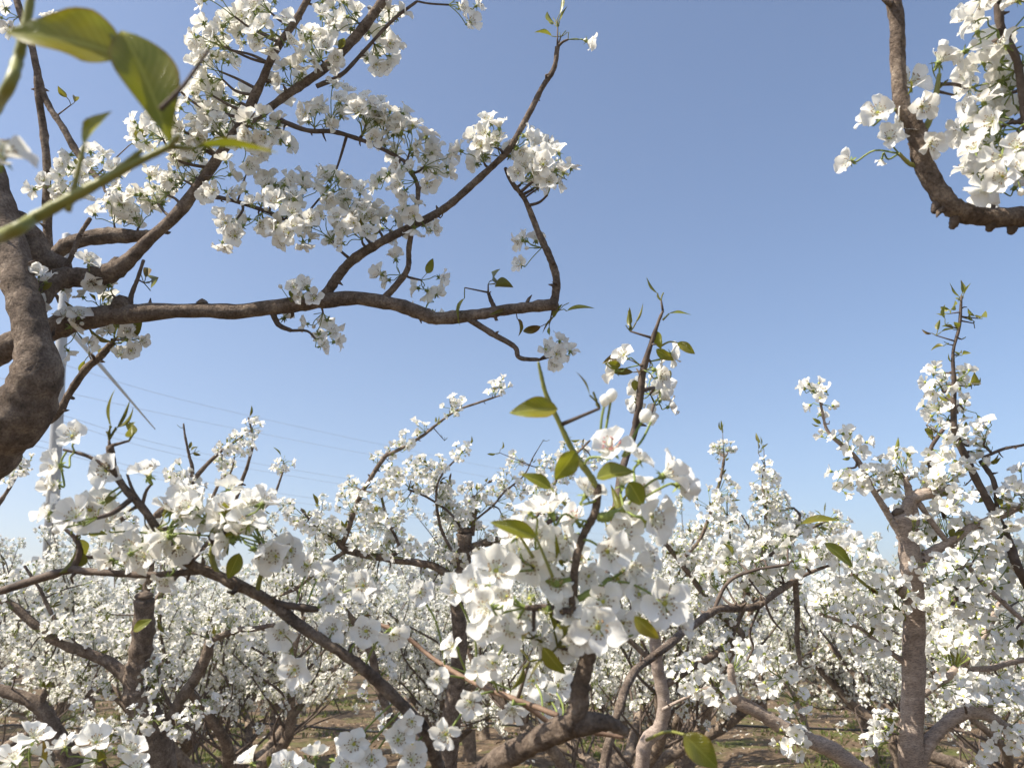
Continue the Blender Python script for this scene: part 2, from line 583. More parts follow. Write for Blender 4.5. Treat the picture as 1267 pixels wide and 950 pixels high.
# ------------------------------------------------------------------ the near trees, limb by limb
class Tree:
    def __init__(self, root, seed, d, bark=BARK, rs=1.0):
        self.rs, self.fs = rs, 1.0
        self.root = root
        self.o = np.array(root.location)
        self.S = []          # samples (px, py, d, x, y, z, r)
        self.r = np.random.default_rng(seed)
        self.d = d
        self.bark = bark

    def limb(self, pts, name='branch', d=None, mat=None, spurs=True, sides=None, cut=False, knots=0.06, label=None, foot=None):
        d = d or self.d
        r = self.r
        W = []
        for q in pts:
            dd = q[3] if len(q) > 3 else d
            p = at(q[0], q[1], dd)
            W.append((*p, q[2] * self.rs * dd / F, dd))
        if foot is not None:
            W.insert(0, (*foot[:3], foot[3], d))
        S = spline(np.array(W), 7)
        P, R, D = S[:, :3], np.maximum(S[:, 3], 0.0008), S[:, 4]
        # uneven: low-frequency wobble and swellings
        L = np.concatenate([[0], np.cumsum(np.linalg.norm(np.diff(P, axis=0), axis=1))])
        ph = r.random(6) * 7
        wob = np.stack([np.sin(L * 31 + ph[0]) + .6 * np.sin(L * 67 + ph[1]), np.sin(L * 29 + ph[2]), np.sin(L * 37 + ph[3]) + .6 * np.sin(L * 71 + ph[4])], 1)
        P = P + wob * np.minimum(R, .01)[:, None] * 0.11
        R = R * (1 + knots * np.sin(L * 55 + ph[5]) * np.sin(L * 23 + ph[0]) + .05 * r.standard_normal(len(R)))
        mb = MB()
        rm = R.max()
        n = sides or (14 if rm > .015 else 10 if rm > .005 else 7)
        tube(mb, P - self.o, R, n, 0, True, 0.035, r)
        # spur stubs and buds
        if spurs:
            tot = L[-1]
            for s in np.arange(.03, tot, .045 if rm < .012 else .07):
                if r.random() < .45:
                    continue
                s = min(tot * .98, s + r.normal() * .015)
                i = min(len(P) - 2, max(0, np.searchsorted(L, s) - 1))
                ax = nrm(P[i + 1] - P[i])
                sd = nrm(np.cross(ax, r.standard_normal(3)))
                ln = min(.016, .004 + R[i] * .5 + .006 * r.random())
                dirn = nrm(sd + ax * .5 * r.random())
                b = P[i] + sd * R[i] * .7 - self.o
                k1 = b + dirn * ln * .6 + r.standard_normal(3) * .001
                tube(mb, [b, k1, k1 + nrm(dirn + r.standard_normal(3) * .5) * ln * .7], [min(.004, R[i] * .55), min(.0032, R[i] * .42), .0008], 6, 0)
        mats = [mat or (self.bark if rm > .006 else TWIG)]
        if cut:
            ax = nrm(P[-1] - P[-3])
            rr = R[-1]
            mats.append(CUTWOOD)
            tube(mb, [P[-1] + ax * rr * .3 - self.o, P[-1] + ax * rr * .55 - self.o], [rr * .9, rr * .8], n, 1)
        o = mb.build(name, mats, self.root)
        if label:
            o['label'] = label
        q = P - CAM
        w = q @ FWD
        px = 633.5 + F * (q @ RGT) / w
        py = 475 - F * (q @ UPV) / w
        self.S.append(np.stack([px, py, w, P[:, 0], P[:, 1], P[:, 2], R], 1))
        return o

    def near(self, px, py, maxr=99):
        S = np.concatenate(self.S)
        dd = (S[:, 0] - px) ** 2 + (S[:, 1] - py) ** 2 + (S[:, 6] > maxr) * 1e6
        return S[np.argmin(dd)]

    def near3(self, p):
        S = np.concatenate(self.S)
        return S[np.argmin(((S[:, 3:6] - p) ** 2).sum(1))]

    def cluster(self, px, py, n=6, dd=None, R=0.040, leaves=None, high=True, up=0.25, d=None, face=None, name='blossom_cluster'):
        """a spray of flowers round the pixel, stalked from the nearest wood"""
        r = self.r
        s = self.near(px, py) if d is None else self.near3(at(px, py, d))
        dep = d if d is not None else s[2] + (dd if dd is not None else r.normal() * .025)
        c = at(px, py, dep)
        b = s[3:6].copy()
        ax = c - b
        la = np.linalg.norm(ax)
        mb = MB()
        if la < .012:
            ax = nrm(camdir(r.normal(), abs(r.normal()), 1.0))
        else:
            ax = nrm(ax)
        spur = b + ax * max(0.006, la - .022)
        mid = (b + spur) / 2 + r.standard_normal(3) * la * .06
        tube(mb, spline([b, mid, spur], 4) - c, np.linspace(min(s[6] * .8, .003 if la < .06 else .0032), .0018, 9), 7, 1)
        root = None
        pos = []
        for k in range(n * 6):
            if len(pos) >= n:
                break
            v = r.standard_normal(3)
            v = nrm(v) * R * (0.55 + .5 * r.random())
            if np.dot(v, ax) < -.35 * R:
                continue
            p = c + v
            if all(np.linalg.norm(p - q) > .021 for q in pos):
                pos.append(p)
        fl = []
        for p in pos:
            out = nrm(p - spur)
            f = nrm(out * .75 + np.array([0, 0, up]) + r.standard_normal(3) * .38 + sun_dir * .12)
            if face is not None:
                f = nrm(f * .7 + face)
            sc = (.92 + .26 * r.random()) * self.fs
            back = p - f * .0046 * sc
            m1 = spur + (back - spur) * .5 + ax * .003 + r.standard_normal(3) * .0015
            m2 = back - f * .006
            tube(mb, spline([spur, m1, m2, back], 3) - c, np.linspace(.0009, .0008, 10), 5, 0, cap=False)
            fl.append((p, f, sc))
        # one or two unopened buds
        if r.random() < .35:
            q = spur + nrm(ax + r.standard_normal(3) * .6) * .03
            tube(mb, np.array([spur, (spur + q) / 2 + r.standard_normal(3) * .002, q]) - c, .0008, 4, 0)
            mb2v = nrm(q - spur)
            tube(mb, [q - c - mb2v * .001, q - c + mb2v * .002, q - c + mb2v * .005, q - c + mb2v * .0075], [.0015, .0034, .0036, .001], 8, 2)
        root = mb.build(name, [STALK, TWIG, PETAL], self.root)
        root.location = c - self.o
        for p, f, sc in fl:
            R3 = frame(f, r.random() * 6.28)
            me = FLOWER_MESH[r.integers(14)] if high else FLOWER_MESH_MID[r.integers(9)]
            o = link('flower', me, root)
            set_mat(o, R3, p - c, sc)
        nl = r.integers(0, 3) if leaves is None else leaves
        if nl:
            lm = MB()
            for k in range(nl):
                dv = nrm(ax * .6 + r.standard_normal(3) * .7 + np.array([0, 0, .35]))
                st = spur + dv * (.010 + .012 * r.random())
                L = .016 + .018 * r.random()
                tip = st + nrm(dv + r.standard_normal(3) * .35) * L
                tube(lm, np.array([spur, (spur + st) / 2 + r.standard_normal(3) * .001, st]) - c, .0007, 4, 0, cap=False)
                leaf_at(lm, st - c, tip - c, r.standard_normal(3) + np.array([0, 0, .8]), L * (.3 + .3 * r.random()), r, 0, .4 + .8 * r.random(), r.normal() * .5, r.normal() * .3)
            link('leaf_tuft', lm.mesh('leaf_tuft', [LEAF]), root)
        return root

    def dress(self, rmax_px=6.5, step=.06, fill=1.0, leafy=.5, ymin=640):
        """the many smaller sprays along the thinner wood, as one mass"""
        r = self.r
        P, Z, LP, LZ = [], [], [], []
        for S in self.S:
            X = S[:, 3:6]
            L = np.concatenate([[0], np.cumsum(np.linalg.norm(np.diff(X, axis=0), axis=1))])
            s = step * r.random()
            while s < L[-1]:
                i = min(len(X) - 2, max(0, np.searchsorted(L, s) - 1))
                if S[i, 6] * F / S[i, 2] < rmax_px and X[i, 2] > .7:
                    ax = nrm(X[i + 1] - X[i])
                    sd = nrm(np.cross(ax, r.standard_normal(3)))
                    z = nrm(sd * .7 + np.array([0, 0, .5]) + ax * .3)
                    if r.random() < fill * (1.0 if S[i, 1] > ymin + 20 * r.normal() else .12 if S[i, 1] > ymin - 110 else 0):
                        P.append(X[i] + z * .012 - self.o)
                        Z.append(z)
                    if r.random() < leafy:
                        LP.append(X[i] - self.o)
                        LZ.append(nrm(z + r.standard_normal(3) * .5))
                s += step * (.6 + .8 * r.random())
        V, T, M = many(CL[1], np.array(P), np.array(Z), r, .95, 1.2)
        tag(link('blossom', make_mesh('blossom', V, T, M, FL_MATS), self.root), kind='stuff')
        V, T, M = many(LT[1], np.array(LP), np.array(LZ), r)
        tag(link('foliage', make_mesh('foliage', V, T, M, [LEAF_FAR]), self.root), kind='stuff')

    def tuft(self, px, py, n=4, Lpx=22, spread=.7, upright=1.0, wide=.35, d=None, name='leaf_tuft'):
        """unfolding leaves standing on a shoot"""
        r = self.r
        s = self.near(px, py) if d is None else self.near3(at(px, py, d))
        dep = d or s[2]
        c = at(px, py, dep)
        b = s[3:6]
        mb = MB()
        if np.linalg.norm(c - b) > .004:
            tube(mb, np.array([b, (b + c) / 2, c]) - c, [min(s[6], .002), .0015, .0012], 5, 1)
        for k in range(n):
            dv = nrm(np.array([0, 0, upright]) + r.standard_normal(3) * spread)
            L = Lpx * dep / F * (.75 + .5 * r.random())
            st = c + dv * L * (.25 + .35 * r.random())
            tube(mb, np.array([c, (c + st) / 2 + r.standard_normal(3) * L * .03, st]) - c, .0009, 4, 0, cap=False)
            dv2 = nrm(dv + r.standard_normal(3) * .3 * spread)
            leaf_at(mb, st - c, st + dv2 * L - c, r.standard_normal(3), L * wide * (.6 + .8 * r.random()), r, 0, .5 + .7 * r.random(), r.normal() * .6, r.normal() * .5)
        o = mb.build(name, [LEAF, TWIG], self.root)
        o.location = c - self.o
        return o

    def leaf(self, base, tip, Wpx, d, face=(0, .3, 1), stalk=None, fold=.35, curl=.4, twist=0.0, mat=None, label=None, dt=None, wave=.06, pw=.82):
        """one large leaf from base pixel to tip pixel"""
        b, t = at(*base, d), at(*tip, dt or d)
        mb = MB()
        leaf_at(mb, [0, 0, 0], t - b, camdir(*face), Wpx * d / F, self.r, 0, fold, curl, twist, 16, 9, wave, pw)
        # midrib
        x = t - b
        mats = [mat or LEAF_BIG, SHOOT]
        if stalk:
            pts = spline([at(q[0], q[1], q[2] if len(q) > 2 else d) for q in stalk] + [b], 5) - b
            tube(mb, pts, np.linspace(.0014, .0009, len(pts)), 7, 1)
        o = mb.build('leaf', mats, self.root)
        nu, nv = 16, 9
        me = o.data
        vi = np.zeros(len(me.loops), np.int32)
        me.loops.foreach_get('vertex_index', vi)
        uv = np.stack([np.minimum(vi // nv, nu) / (nu - 1), (vi % nv) / (nv - 1)], 1).astype(np.float32)
        me.uv_layers.new(name='UVMap').data.foreach_set('uv', uv.ravel())
        o.location = b - self.o
        if label:
            o['label'] = label
        return o

    def flower(self, px, py, d, face, size=1.0, frm=None, kind=None, spin=None):
        """one flower of a cluster, facing a given way (right, up, towards)"""
        r = self.r
        p = at(px, py, d)
        f = nrm(camdir(*face) + r.standard_normal(3) * .22)
        if frm is None:
            a = self.near3(p)[3:6]
        else:
            a = at(*frm)
        mb = MB()
        back = p - f * .0046 * size
        m1 = a + (back - a) * .5 + r.standard_normal(3) * .003 + np.array([0, 0, .003])
        tube(mb, spline([a, m1, back - f * .005, back], 4) - p, .001, 6, 0, cap=False)
        root = mb.build('blossom', [STALK], self.root)
        root.location = p - self.o
        me = PINK_MESH[r.integers(2)] if kind == 'pink' else BARE_MESH[r.integers(2)] if kind == 'bare' else FLOWER_MESH[3 + 4 * r.integers(3)] if kind == 'cup' else FLOWER_MESH[(0, 1, 2, 4, 5, 6, 8, 9, 10, 12, 13)[r.integers(11)]]
        o = link('flower', me, root)
        set_mat(o, frame(f, spin if spin is not None else r.random() * 6.28), np.zeros(3), size)
        return root

    def bud(self, px, py, d, frm, size=1.0):
        p, a = at(px, py, d), at(*frm)
        mb = MB()
        ax = nrm(p - a)
        tube(mb, spline([a, (a + p) / 2 + self.r.standard_normal(3) * .002, p], 4) - p, .0011, 6, 0)
        k = .0043 * size
        tube(mb, [-ax * k * .5, ax * 0, ax * k * .6, ax * k * 1.2, ax * k * 1.7, ax * k * 1.9], np.array([.3, .75, 1.0, .95, .55, .1]) * k, 12, 1)
        o = mb.build('flower_bud', [STALK, PETAL], self.root)
        o.location = p - self.o


def ground_under(px, py, d):
    p = at(px, py, d)
    return (p[0], p[1], 0.0)



# ================================================================== THE GROUND
def vnoise(x, y, s, seed):
    r = np.random.default_rng(seed)
    g = r.random((64, 64))
    fx, fy = (x / s) % 64, (y / s) % 64
    ix, iy = np.floor(fx).astype(int), np.floor(fy).astype(int)
    tx, ty = fx - ix, fy - iy
    tx, ty = tx * tx * (3 - 2 * tx), ty * ty * (3 - 2 * ty)
    a, b = g[ix % 64, iy % 64], g[(ix + 1) % 64, iy % 64]
    c, d = g[ix % 64, (iy + 1) % 64], g[(ix + 1) % 64, (iy + 1) % 64]
    return (a * (1 - tx) + b * tx) * (1 - ty) + (c * (1 - tx) + d * tx) * ty


def ground_h(x, y):
    return (vnoise(x, y, 1.7, 1) - .5) * .10 + (vnoise(x, y, .45, 2) - .5) * .05 + (vnoise(x, y, .15, 3) - .5) * .025


def make_ground():
    m, nt, out = new_mat('orchard_soil')
    co = geo_pos(nt)
    n1 = noise(nt, 1.1, 5, .65, co)
    n2 = noise(nt, 14, 6, .7, co)
    r1 = ramp(nt, [(.3, (.06, .040, .026)), (.5, (.13, .092, .06)), (.7, (.24, .18, .12))])
    nt.links.new(n2.outputs[0], r1.inputs[0])
    r2 = ramp(nt, [(.3, (.05, .07, .017)), (.6, (.12, .125, .04)), (.75, (.20, .17, .08))])
    nt.links.new(n2.outputs[0], r2.inputs[0])
    fac = ramp(nt, [(.51, (0, 0, 0)), (.65, (1, 1, 1))])
    nt.links.new(n1.outputs[0], fac.inputs[0])
    mx = nt.nodes.new('ShaderNodeMix')
    mx.data_type = 'RGBA'
    nt.links.new(fac.outputs[0], mx.inputs[0])
    nt.links.new(r1.outputs[0], mx.inputs[6])
    nt.links.new(r2.outputs[0], mx.inputs[7])
    p = nt.nodes.new('ShaderNodeBsdfPrincipled')
    p.inputs['Roughness'].default_value = .95
    p.inputs['Specular IOR Level'].default_value = .1
    nt.links.new(mx.outputs[2], p.inputs['Base Color'])
    b = nt.nodes.new('ShaderNodeBump')
    b.inputs['Strength'].default_value = .8
    b.inputs['Distance'].default_value = .03
    nt.links.new(n2.outputs[0], b.inputs['Height'])
    nt.links.new(b.outputs[0], p.inputs['Normal'])
    nt.links.new(p.outputs[0], out.inputs[0])
    xs = np.concatenate([[-400, -300, -120, -60, -35], np.linspace(-22, 22, 190), [35, 60, 120, 300, 400]])
    ys = np.concatenate([[-50, -40, -25, -12], np.linspace(-3, 26, 130), [30, 38, 50, 80, 160, 300, 400]])
    X, Y = np.meshgrid(xs, ys, indexing='ij')
    Z = ground_h(X, Y) * (np.abs(X) < 23) * (Y > -4) * (Y < 27)
    V = np.stack([X, Y, Z], -1).reshape(-1, 3)
    ny = len(ys)
    i, j = np.meshgrid(np.arange(len(xs) - 1), np.arange(ny - 1), indexing='ij')
    a = (i * ny + j).ravel()
    T = np.concatenate([np.stack([a, a + ny, a + ny + 1], 1), np.stack([a, a + ny + 1, a + 1], 1)])
    o = link('ground', make_mesh('ground', V, T, np.zeros(len(T), int), [m]))
    tag(o, kind='structure')


make_ground()


def scatter():
    r = np.random.default_rng(77)
    # weeds and grass in patches
    gm = thin_mat('weed_blade', [(.35, (.075, .10, .02)), (.55, (.13, .16, .035)), (.7, (.25, .22, .09))], 3, .35, .6, .2, tint=(1, 1, .5))
    n = 26000
    x = r.uniform(-14, 14, n)
    y = 3.0 + 17 * r.random(n) ** 1.3
    keep = (vnoise(x, y, 1.3, 9) + .4 * vnoise(x, y, .4, 10) > .79) & (np.abs(x) < y * .75 + 1)
    x, y = x[keep], y[keep]
    mb = MB()
    for px, py in zip(x, y):
        h = .03 + .07 * r.random()
        z = float(ground_h(np.array(px), np.array(py)))
        for k in range(3):
            a = r.random() * 6.28
            w = .004 + .010 * r.random()
            lx, ly = math.cos(a), math.sin(a)
            ln = h * (.3 + .7 * r.random())
            bx, by = px + r.normal() * .02, py + r.normal() * .02
            V = [(bx - ly * w, by + lx * w, z), (bx + ly * w, by - lx * w, z), (bx + lx * ln * .5 + ly * w, by + ly * ln * .5 - lx * w, z + h * .7),
                 (bx + lx * ln, by + ly * ln, z + h * .8)]
            mb.add(V, [(0, 1, 2), (0, 2, 3)])
    tag(mb.build('grass', [gm]), kind='stuff')
    # dry leaves, prunings and fallen petals
    lm = solid_mat('dry_litter', [(.3, (.13, .08, .045)), (.5, (.27, .19, .12)), (.7, (.44, .35, .25))], 9, .9, coord='pos')
    n = 14000
    x = r.uniform(-14, 14, n)
    y = 3.0 + 16 * r.random(n) ** 1.3
    keep = np.abs(x) < y * .75 + 1
    x, y = x[keep], y[keep]
    mb = MB()
    for px, py in zip(x, y):
        z = float(ground_h(np.array(px), np.array(py))) + .006
        R = frame(nrm(np.array([0, 0, 1]) + r.normal(size=3) * .45), r.random() * 6.28)
        L, w = .02 + .035 * r.random(), .008 + .014 * r.random()
        V = np.array([(-L, 0, 0), (0, -w, .006), (0, w, .006), (L, 0, .002)])
        mb.add(V @ R.T + (px, py, z), [(0, 1, 2), (1, 3, 2)], 1 if r.random() < .12 else 0)
    tag(mb.build('leaf_litter', [lm, PETAL_FAR]), kind='stuff')


scatter()

# ================================================================== THE ORCHARD BEHIND
def cluster_tmpl(r, lod, n):
    """spray of flowers on +Z, for the trees farther off"""
    mb = MB()
    pos = []
    R = .036
    for k in range(200):
        if len(pos) >= n:
            break
        v = nrm(r.standard_normal(3))
        if v[2] < -.25:
            continue
        p = v * R * (.6 + .5 * r.random()) + np.array([0, 0, .030])
        if all(np.linalg.norm(p - q) > .021 for q in pos):
            pos.append(p)
    for p in pos:
        f = nrm(nrm(p) * .9 + r.standard_normal(3) * .45)
        V, T, M = FLOW[lod][r.integers(len(FLOW[lod]))]
        Rm = frame(f, r.random() * 6.28)
        mb.add(place(V * (.90 + .26 * r.random()), Rm, p), T, M)
        if lod == 1:
            tube(mb, [np.zeros(3), p * .5, p - f * .004], .0009, 3, 4, cap=False)
    return mb.arrays()


CL = {lod: [cluster_tmpl(np.random.default_rng(900 + lod * 40 + k), lod, (8, 7, 6, 8)[k % 4]) for k in range(7)] for lod in (1, 2)}


def leaf_tmpl(r, nu, nv):
    mb = MB()
    for k in range(3):
        L = .016 + .016 * r.random()
        d = nrm(np.array([r.normal() * .7, r.normal() * .7, .8]))
        b = d * .012
        leaf_at(mb, b, b + d * L, r.standard_normal(3), L * .4, r, 0, .6, r.normal() * .4, 0, nu, nv)
    return mb.arrays()


LT = {1: [leaf_tmpl(np.random.default_rng(500 + k), 5, 3) for k in range(4)], 2: [leaf_tmpl(np.random.default_rng(520 + k), 3, 2) for k in range(4)]}


def many(tmpls, P, Z, r, smin=.85, smax=1.15):
    """copies of template geometry merged into one set of arrays"""
    Vs, Ts, Ms, n = [], [], [], 0
    pick = r.integers(len(tmpls), size=len(P))
    for k, (V, T, M) in enumerate(tmpls):
        idx = np.nonzero(pick == k)[0]
        if not len(idx):
            continue
        Rm = np.stack([frame(Z[i], r.random() * 6.28) * (smin + (smax - smin) * r.random()) for i in idx])
        VV = np.einsum('nij,vj->nvi', Rm, V) + P[idx][:, None, :]
        TT = T[None] + (np.arange(len(idx)) * len(V))[:, None, None] + n
        Vs.append(VV.reshape(-1, 3))
        Ts.append(TT.reshape(-1, 3))
        Ms.append(np.tile(M, len(idx)))
        n += len(idx) * len(V)
    return np.concatenate(Vs), np.concatenate(Ts), np.concatenate(Ms)


FAR_MATS = [PETAL_FAR, HEART, FILAMENT, ANTHER, STALK, PINK]


def orchard_tree(seed, lod, spread=1.35, tall=2.35, dens=1.0, zmin=.64):
    """an open-headed pear tree: short trunk, spreading limbs, upright shoots, sprays of blossom. Returns a thing at the origin"""
    r = np.random.default_rng(seed)
    root = empty('pear_tree', (0, 0, 0))
    tr, br = MB(), MB()
    limbs = []
    h = .58 + .2 * r.random()
    lean = r.normal(size=2) * .07
    top = np.array([lean[0], lean[1], h])
    tp = spline([(0, 0, -.08), (0, 0, .03), (lean[0] * .4 + r.normal() * .02, lean[1] * .4, h * .5), top, top + [lean[0] * .3, lean[1] * .3, .12]], 5)
    sides = 12 if lod == 1 else 8
    rr = np.interp(np.linspace(0, 1, len(tp)), [0, .1, .25, .8, 1], [.13, .10, .083, .08, .06])
    tube(tr, tp, rr, sides, 0, True, .05, r)
    P, Z = [], []          # blossom sprays
    LP, LZ = [], []

    def dress(pts, step, skip=0.0, side=.6):
        L = np.concatenate([[0], np.cumsum(np.linalg.norm(np.diff(pts, axis=0), axis=1))])
        s = skip * L[-1] + r.random() * step
        while s < L[-1]:
            i = min(len(pts) - 2, np.searchsorted(L, s) - 1 if s > 0 else 0)
            i = max(i, 0)
            t = (s - L[i]) / max(1e-6, L[i + 1] - L[i])
            p = pts[i] * (1 - t) + pts[i + 1] * t
            ax = nrm(pts[i + 1] - pts[i])
            sd = nrm(np.cross(ax, r.standard_normal(3)))
            z = nrm(sd * side + np.array([0, 0, .55]) + ax * .3 + sun_dir * .15)
            if p[2] > zmin:
                if r.random() < .86 * dens:
                    P.append(p + z * .012)
                    Z.append(z)
                if r.random() < .62:
                    LP.append(p)
                    LZ.append(nrm(z + r.standard_normal(3) * .5))
            s += step * (.6 + .8 * r.random())
        if r.random() < .9:
            P.append(pts[-1])
            Z.append(nrm(pts[-1] - pts[-2] + np.array([0, 0, .01])))
        LP.append(pts[-1] + np.array([0, 0, .03]))
        LZ.append(np.array([0, 0, 1.0]))

    nl = r.integers(4, 6)
    a0 = r.random() * 6.28
    for k in range(nl):
        a = a0 + k * 2 * PI / nl + r.normal() * .2
        el = math.radians(18 + 28 * r.random())
        out = np.array([math.cos(a), math.sin(a), 0])
        L = spread * (1.0 + .35 * r.random())
        pts = [top - [0, 0, .05 + .1 * r.random()]]
        p = pts[0].copy()
        for q in range(5):
            e = el + (q - 1) * .10 + r.normal() * .12
            dv = out * math.cos(e) + np.array([0, 0, math.sin(e)]) + np.array([-out[1], out[0], 0]) * r.normal() * .25
            p = p + nrm(dv) * L / 5
            p[2] = min(p[2], tall - .35)
            pts.append(p.copy())
        sp = spline(pts, 4)
        lm = MB()
        r0 = .045 + .012 * r.random()
        tube(lm, sp, np.interp(np.linspace(0, 1, len(sp)), [0, .15, .6, 1], [r0 * 1.15, r0 * .85, r0 * .5, r0 * .24]), sides - 2, 0, True, .05, r)
        limbs.append(lm)
        dress(sp, .075, .3)
        # side branches and shoots
        nb = 13
        for q in range(nb):
            t = .18 + .82 * (q + r.random() * .6) / nb
            i = min(len(sp) - 2, int(t * (len(sp) - 1)))
            b = sp[i]
            ax = nrm(sp[i + 1] - sp[i])
            sgn = 1 if q % 2 else -1
            side = np.array([-ax[1], ax[0], 0]) * sgn
            dv = nrm(side * (.6 + .5 * r.random()) + ax * .5 + np.array([0, 0, .1 + .45 * r.random()]))
            L2 = .38 + .48 * r.random()
            bp = [b]
            p2 = b.copy()
            for w in range(3):
                dv = nrm(dv + r.standard_normal(3) * .22 + np.array([0, 0, .10]))
                p2 = p2 + dv * L2 / 3
                bp.append(p2.copy())
            bs = spline(bp, 3)
            tube(br, bs, np.linspace(.011, .0035, len(bs)), 6 if lod == 1 else 4, 0, False, .05, r)
            dress(bs, .055)
            for w in range(r.integers(1, 4)):
                i2 = r.integers(1, len(bs))
                up = nrm(np.array([r.normal() * .32, r.normal() * .32, 1.0]))
                hh = .15 + .36 * r.random() ** 1.5
                if bs[i2][2] + hh > tall + .25:
                    hh = max(.08, tall + .1 - bs[i2][2])
                u1 = bs[i2] + up * hh * .5 + r.standard_normal(3) * .03
                u2 = bs[i2] + up * hh + r.standard_normal(3) * .04
                us = spline([bs[i2], u1, u2], 3)
                tube(br, us, np.linspace(.006, .002, len(us)), 5 if lod == 1 else 3, 0, False)
                dress(us, .065, .2)
        for w in range(3):
            i2 = r.integers(5, len(sp))
            hh = .3 + .5 * r.random()
            hh = min(hh, max(.15, tall + .25 - sp[i2][2]))
            u2 = sp[i2] + nrm(np.array([r.normal() * .22, r.normal() * .22, 1.0])) * hh
            us = spline([sp[i2], (sp[i2] + u2) / 2 + r.standard_normal(3) * .03, u2], 4)
            tube(br, us, np.linspace(.008, .002, len(us)), 5 if lod == 1 else 3, 0, False)
            dress(us, .065, .15)
    tr.build('trunk', [BARK_FAR], root)
    for lm in limbs:
        lm.build('limb', [BARK_FAR], root)
    tag(br.build('twigs', [TWIG], root), kind='stuff')
    V, T, M = many(CL[lod], np.array(P), np.array(Z), r)
    tag(link('blossom', make_mesh('blossom', V, T, M, FAR_MATS if lod == 2 else FL_MATS), root), kind='stuff')
    V, T, M = many(LT[lod], np.array(LP), np.array(LZ), r)
    tag(link('foliage', make_mesh('foliage', V, T, M, [LEAF_FAR]), root), kind='stuff')
    return root


def copy_tree(o, parent=None):
    c = o.copy()
    COL.objects.link(c)
    c.parent = parent
    for ch in o.children:
        copy_tree(ch, c)
    return c


def settle(o, x, y, rz, s, label, group):
    o.location = (x, y, 0)
    o.rotation_euler = (0, 0, rz)
    o.scale = (s, s, s)
    tag(o, label, 'tree', group)


protos_mid = [orchard_tree(41 + k, 1, 1.3, 2.15 + .1 * k) for k in range(3)]
protos_near = [orchard_tree(141 + k, 1, 1.25, 2.3, .8, 1.12) for k in range(2)]
protos_far = [orchard_tree(61 + k, 2, 1.35, 2.05 + .1 * k) for k in range(4)]
used = {}


def put(kind, k, x, y, rz, s, label, group):
    ps = {'mid': protos_mid, 'near': protos_near, 'far': protos_far}[kind]
    k = k % len(ps)
    key = (kind, k)
    if key in used:
        o = copy_tree(ps[k])
    else:
        used[key] = 1
        o = ps[k]
    settle(o, x, y, rz, s, label, group)
    return o


ro = np.random.default_rng(5)
# the first row that stands whole in the picture
first = [(-5.4, 7.0), (-2.6, 6.6), (-.6, 7.4), (1.35, 6.7), (3.3, 7.2), (5.6, 6.8)]
for k, (x, y) in enumerate(first):
    put('mid', k, x, y, ro.random() * 6.28, .96 + .1 * ro.random(),
        'whole blossoming pear tree in the first row behind the nearest limbs', 'pear trees of the first full row')
near_row = [(.75, 5.3), (3.1, 5.1), (-1.7, 5.5), (-3.6, 5.3)]
for k, (x, y) in enumerate(near_row):
    put('near', k, x, y, ro.random() * 6.28, .88 + .06 * ro.random(),
        'spreading pear tree just behind the foreground limbs, blossom clear of the ground', 'pear trees behind the foreground')
second = [(-7.6, 10.0), (-5.1, 9.5), (-2.7, 9.9), (-.5, 10.2), (1.9, 9.7), (4.2, 10.1), (6.4, 9.6), (8.6, 10.0)]
for k, (x, y) in enumerate(second):
    put('mid', k + 1, x, y, ro.random() * 6.28, .94 + .12 * ro.random(),
        'blossoming pear tree of the second row, its trunk seen above the bare soil', 'pear trees of the second row')
k = 0
Y = 12.6
while Y < 58:
    half = Y * .66 + 2
    x = -half + ro.random() * 2
    while x < half:
        yy = Y + ro.normal() * .25
        put('far', k, x + ro.normal() * .2, yy, ro.random() * 6.28, .92 + .16 * ro.random(),
            'small white flowering pear tree in the far rows of the orchard', 'pear trees of the far rows')
        k += 1
        x += 2.45 + .02 * Y
    Y += 2.8 + .03 * Y
FAR_COUNT = k


def far_orchard():
    """rows beyond the ones that can be told apart"""
    r = np.random.default_rng(8)
    mb = MB()
    P, Z = [], []
    for row in range(14):
        y = 60 + row * 7.0
        for x in np.arange(-y * .72, y * .72, 2.6):
            for q in range(16):
                a, rad = r.random() * 6.28, 1.25 * math.sqrt(r.random())
                P.append((x + math.cos(a) * rad, y + math.sin(a) * rad + r.normal() * .3, .8 + 1.2 * r.random()))
                Z.append(nrm(r.standard_normal(3) + np.array([0, 0, .7])))
    P, Z = np.array(P), np.array(Z)
    V, T, M = many([CL[2][q] for q in range(3)], P, Z, r, 4.0, 6.5)
    o = link('far_orchard', make_mesh('far_orchard', V, T, M, FAR_MATS))
    tag(o, kind='stuff')


far_orchard()


def haze():
    m, nt, out = new_mat('haze')
    v = nt.nodes.new('ShaderNodeVolumePrincipled')
    v.inputs['Color'].default_value = (1.0, .95, .90, 1)
    v.inputs['Density'].default_value = HAZE
    v.inputs['Anisotropy'].default_value = .3
    nt.links.new(v.outputs[0], out.inputs['Volume'])
    x0, x1, y0, y1, z0, z1 = -410, 410, -60, 410, -1.2, 26
    V = [(x, y, z) for x in (x0, x1) for y in (y0, y1) for z in (z0, z1)]
    T = [(0, 1, 3), (0, 3, 2), (4, 6, 7), (4, 7, 5), (0, 4, 5), (0, 5, 1), (2, 3, 7), (2, 7, 6), (0, 2, 6), (0, 6, 4), (1, 5, 7), (1, 7, 3)]
    o = link('haze', make_mesh('haze', np.array(V, float), np.array(T), np.zeros(12, int), [m], False))
    tag(o, kind='stuff')


HAZE = .0030
haze()

# ================================================================== HOSES, POLE, WIRES, PYLON
HOSE = solid_mat('black_polythene', [(.3, (.012, .012, .013)), (.7, (.03, .03, .032))], 8, .38, spec=.5)


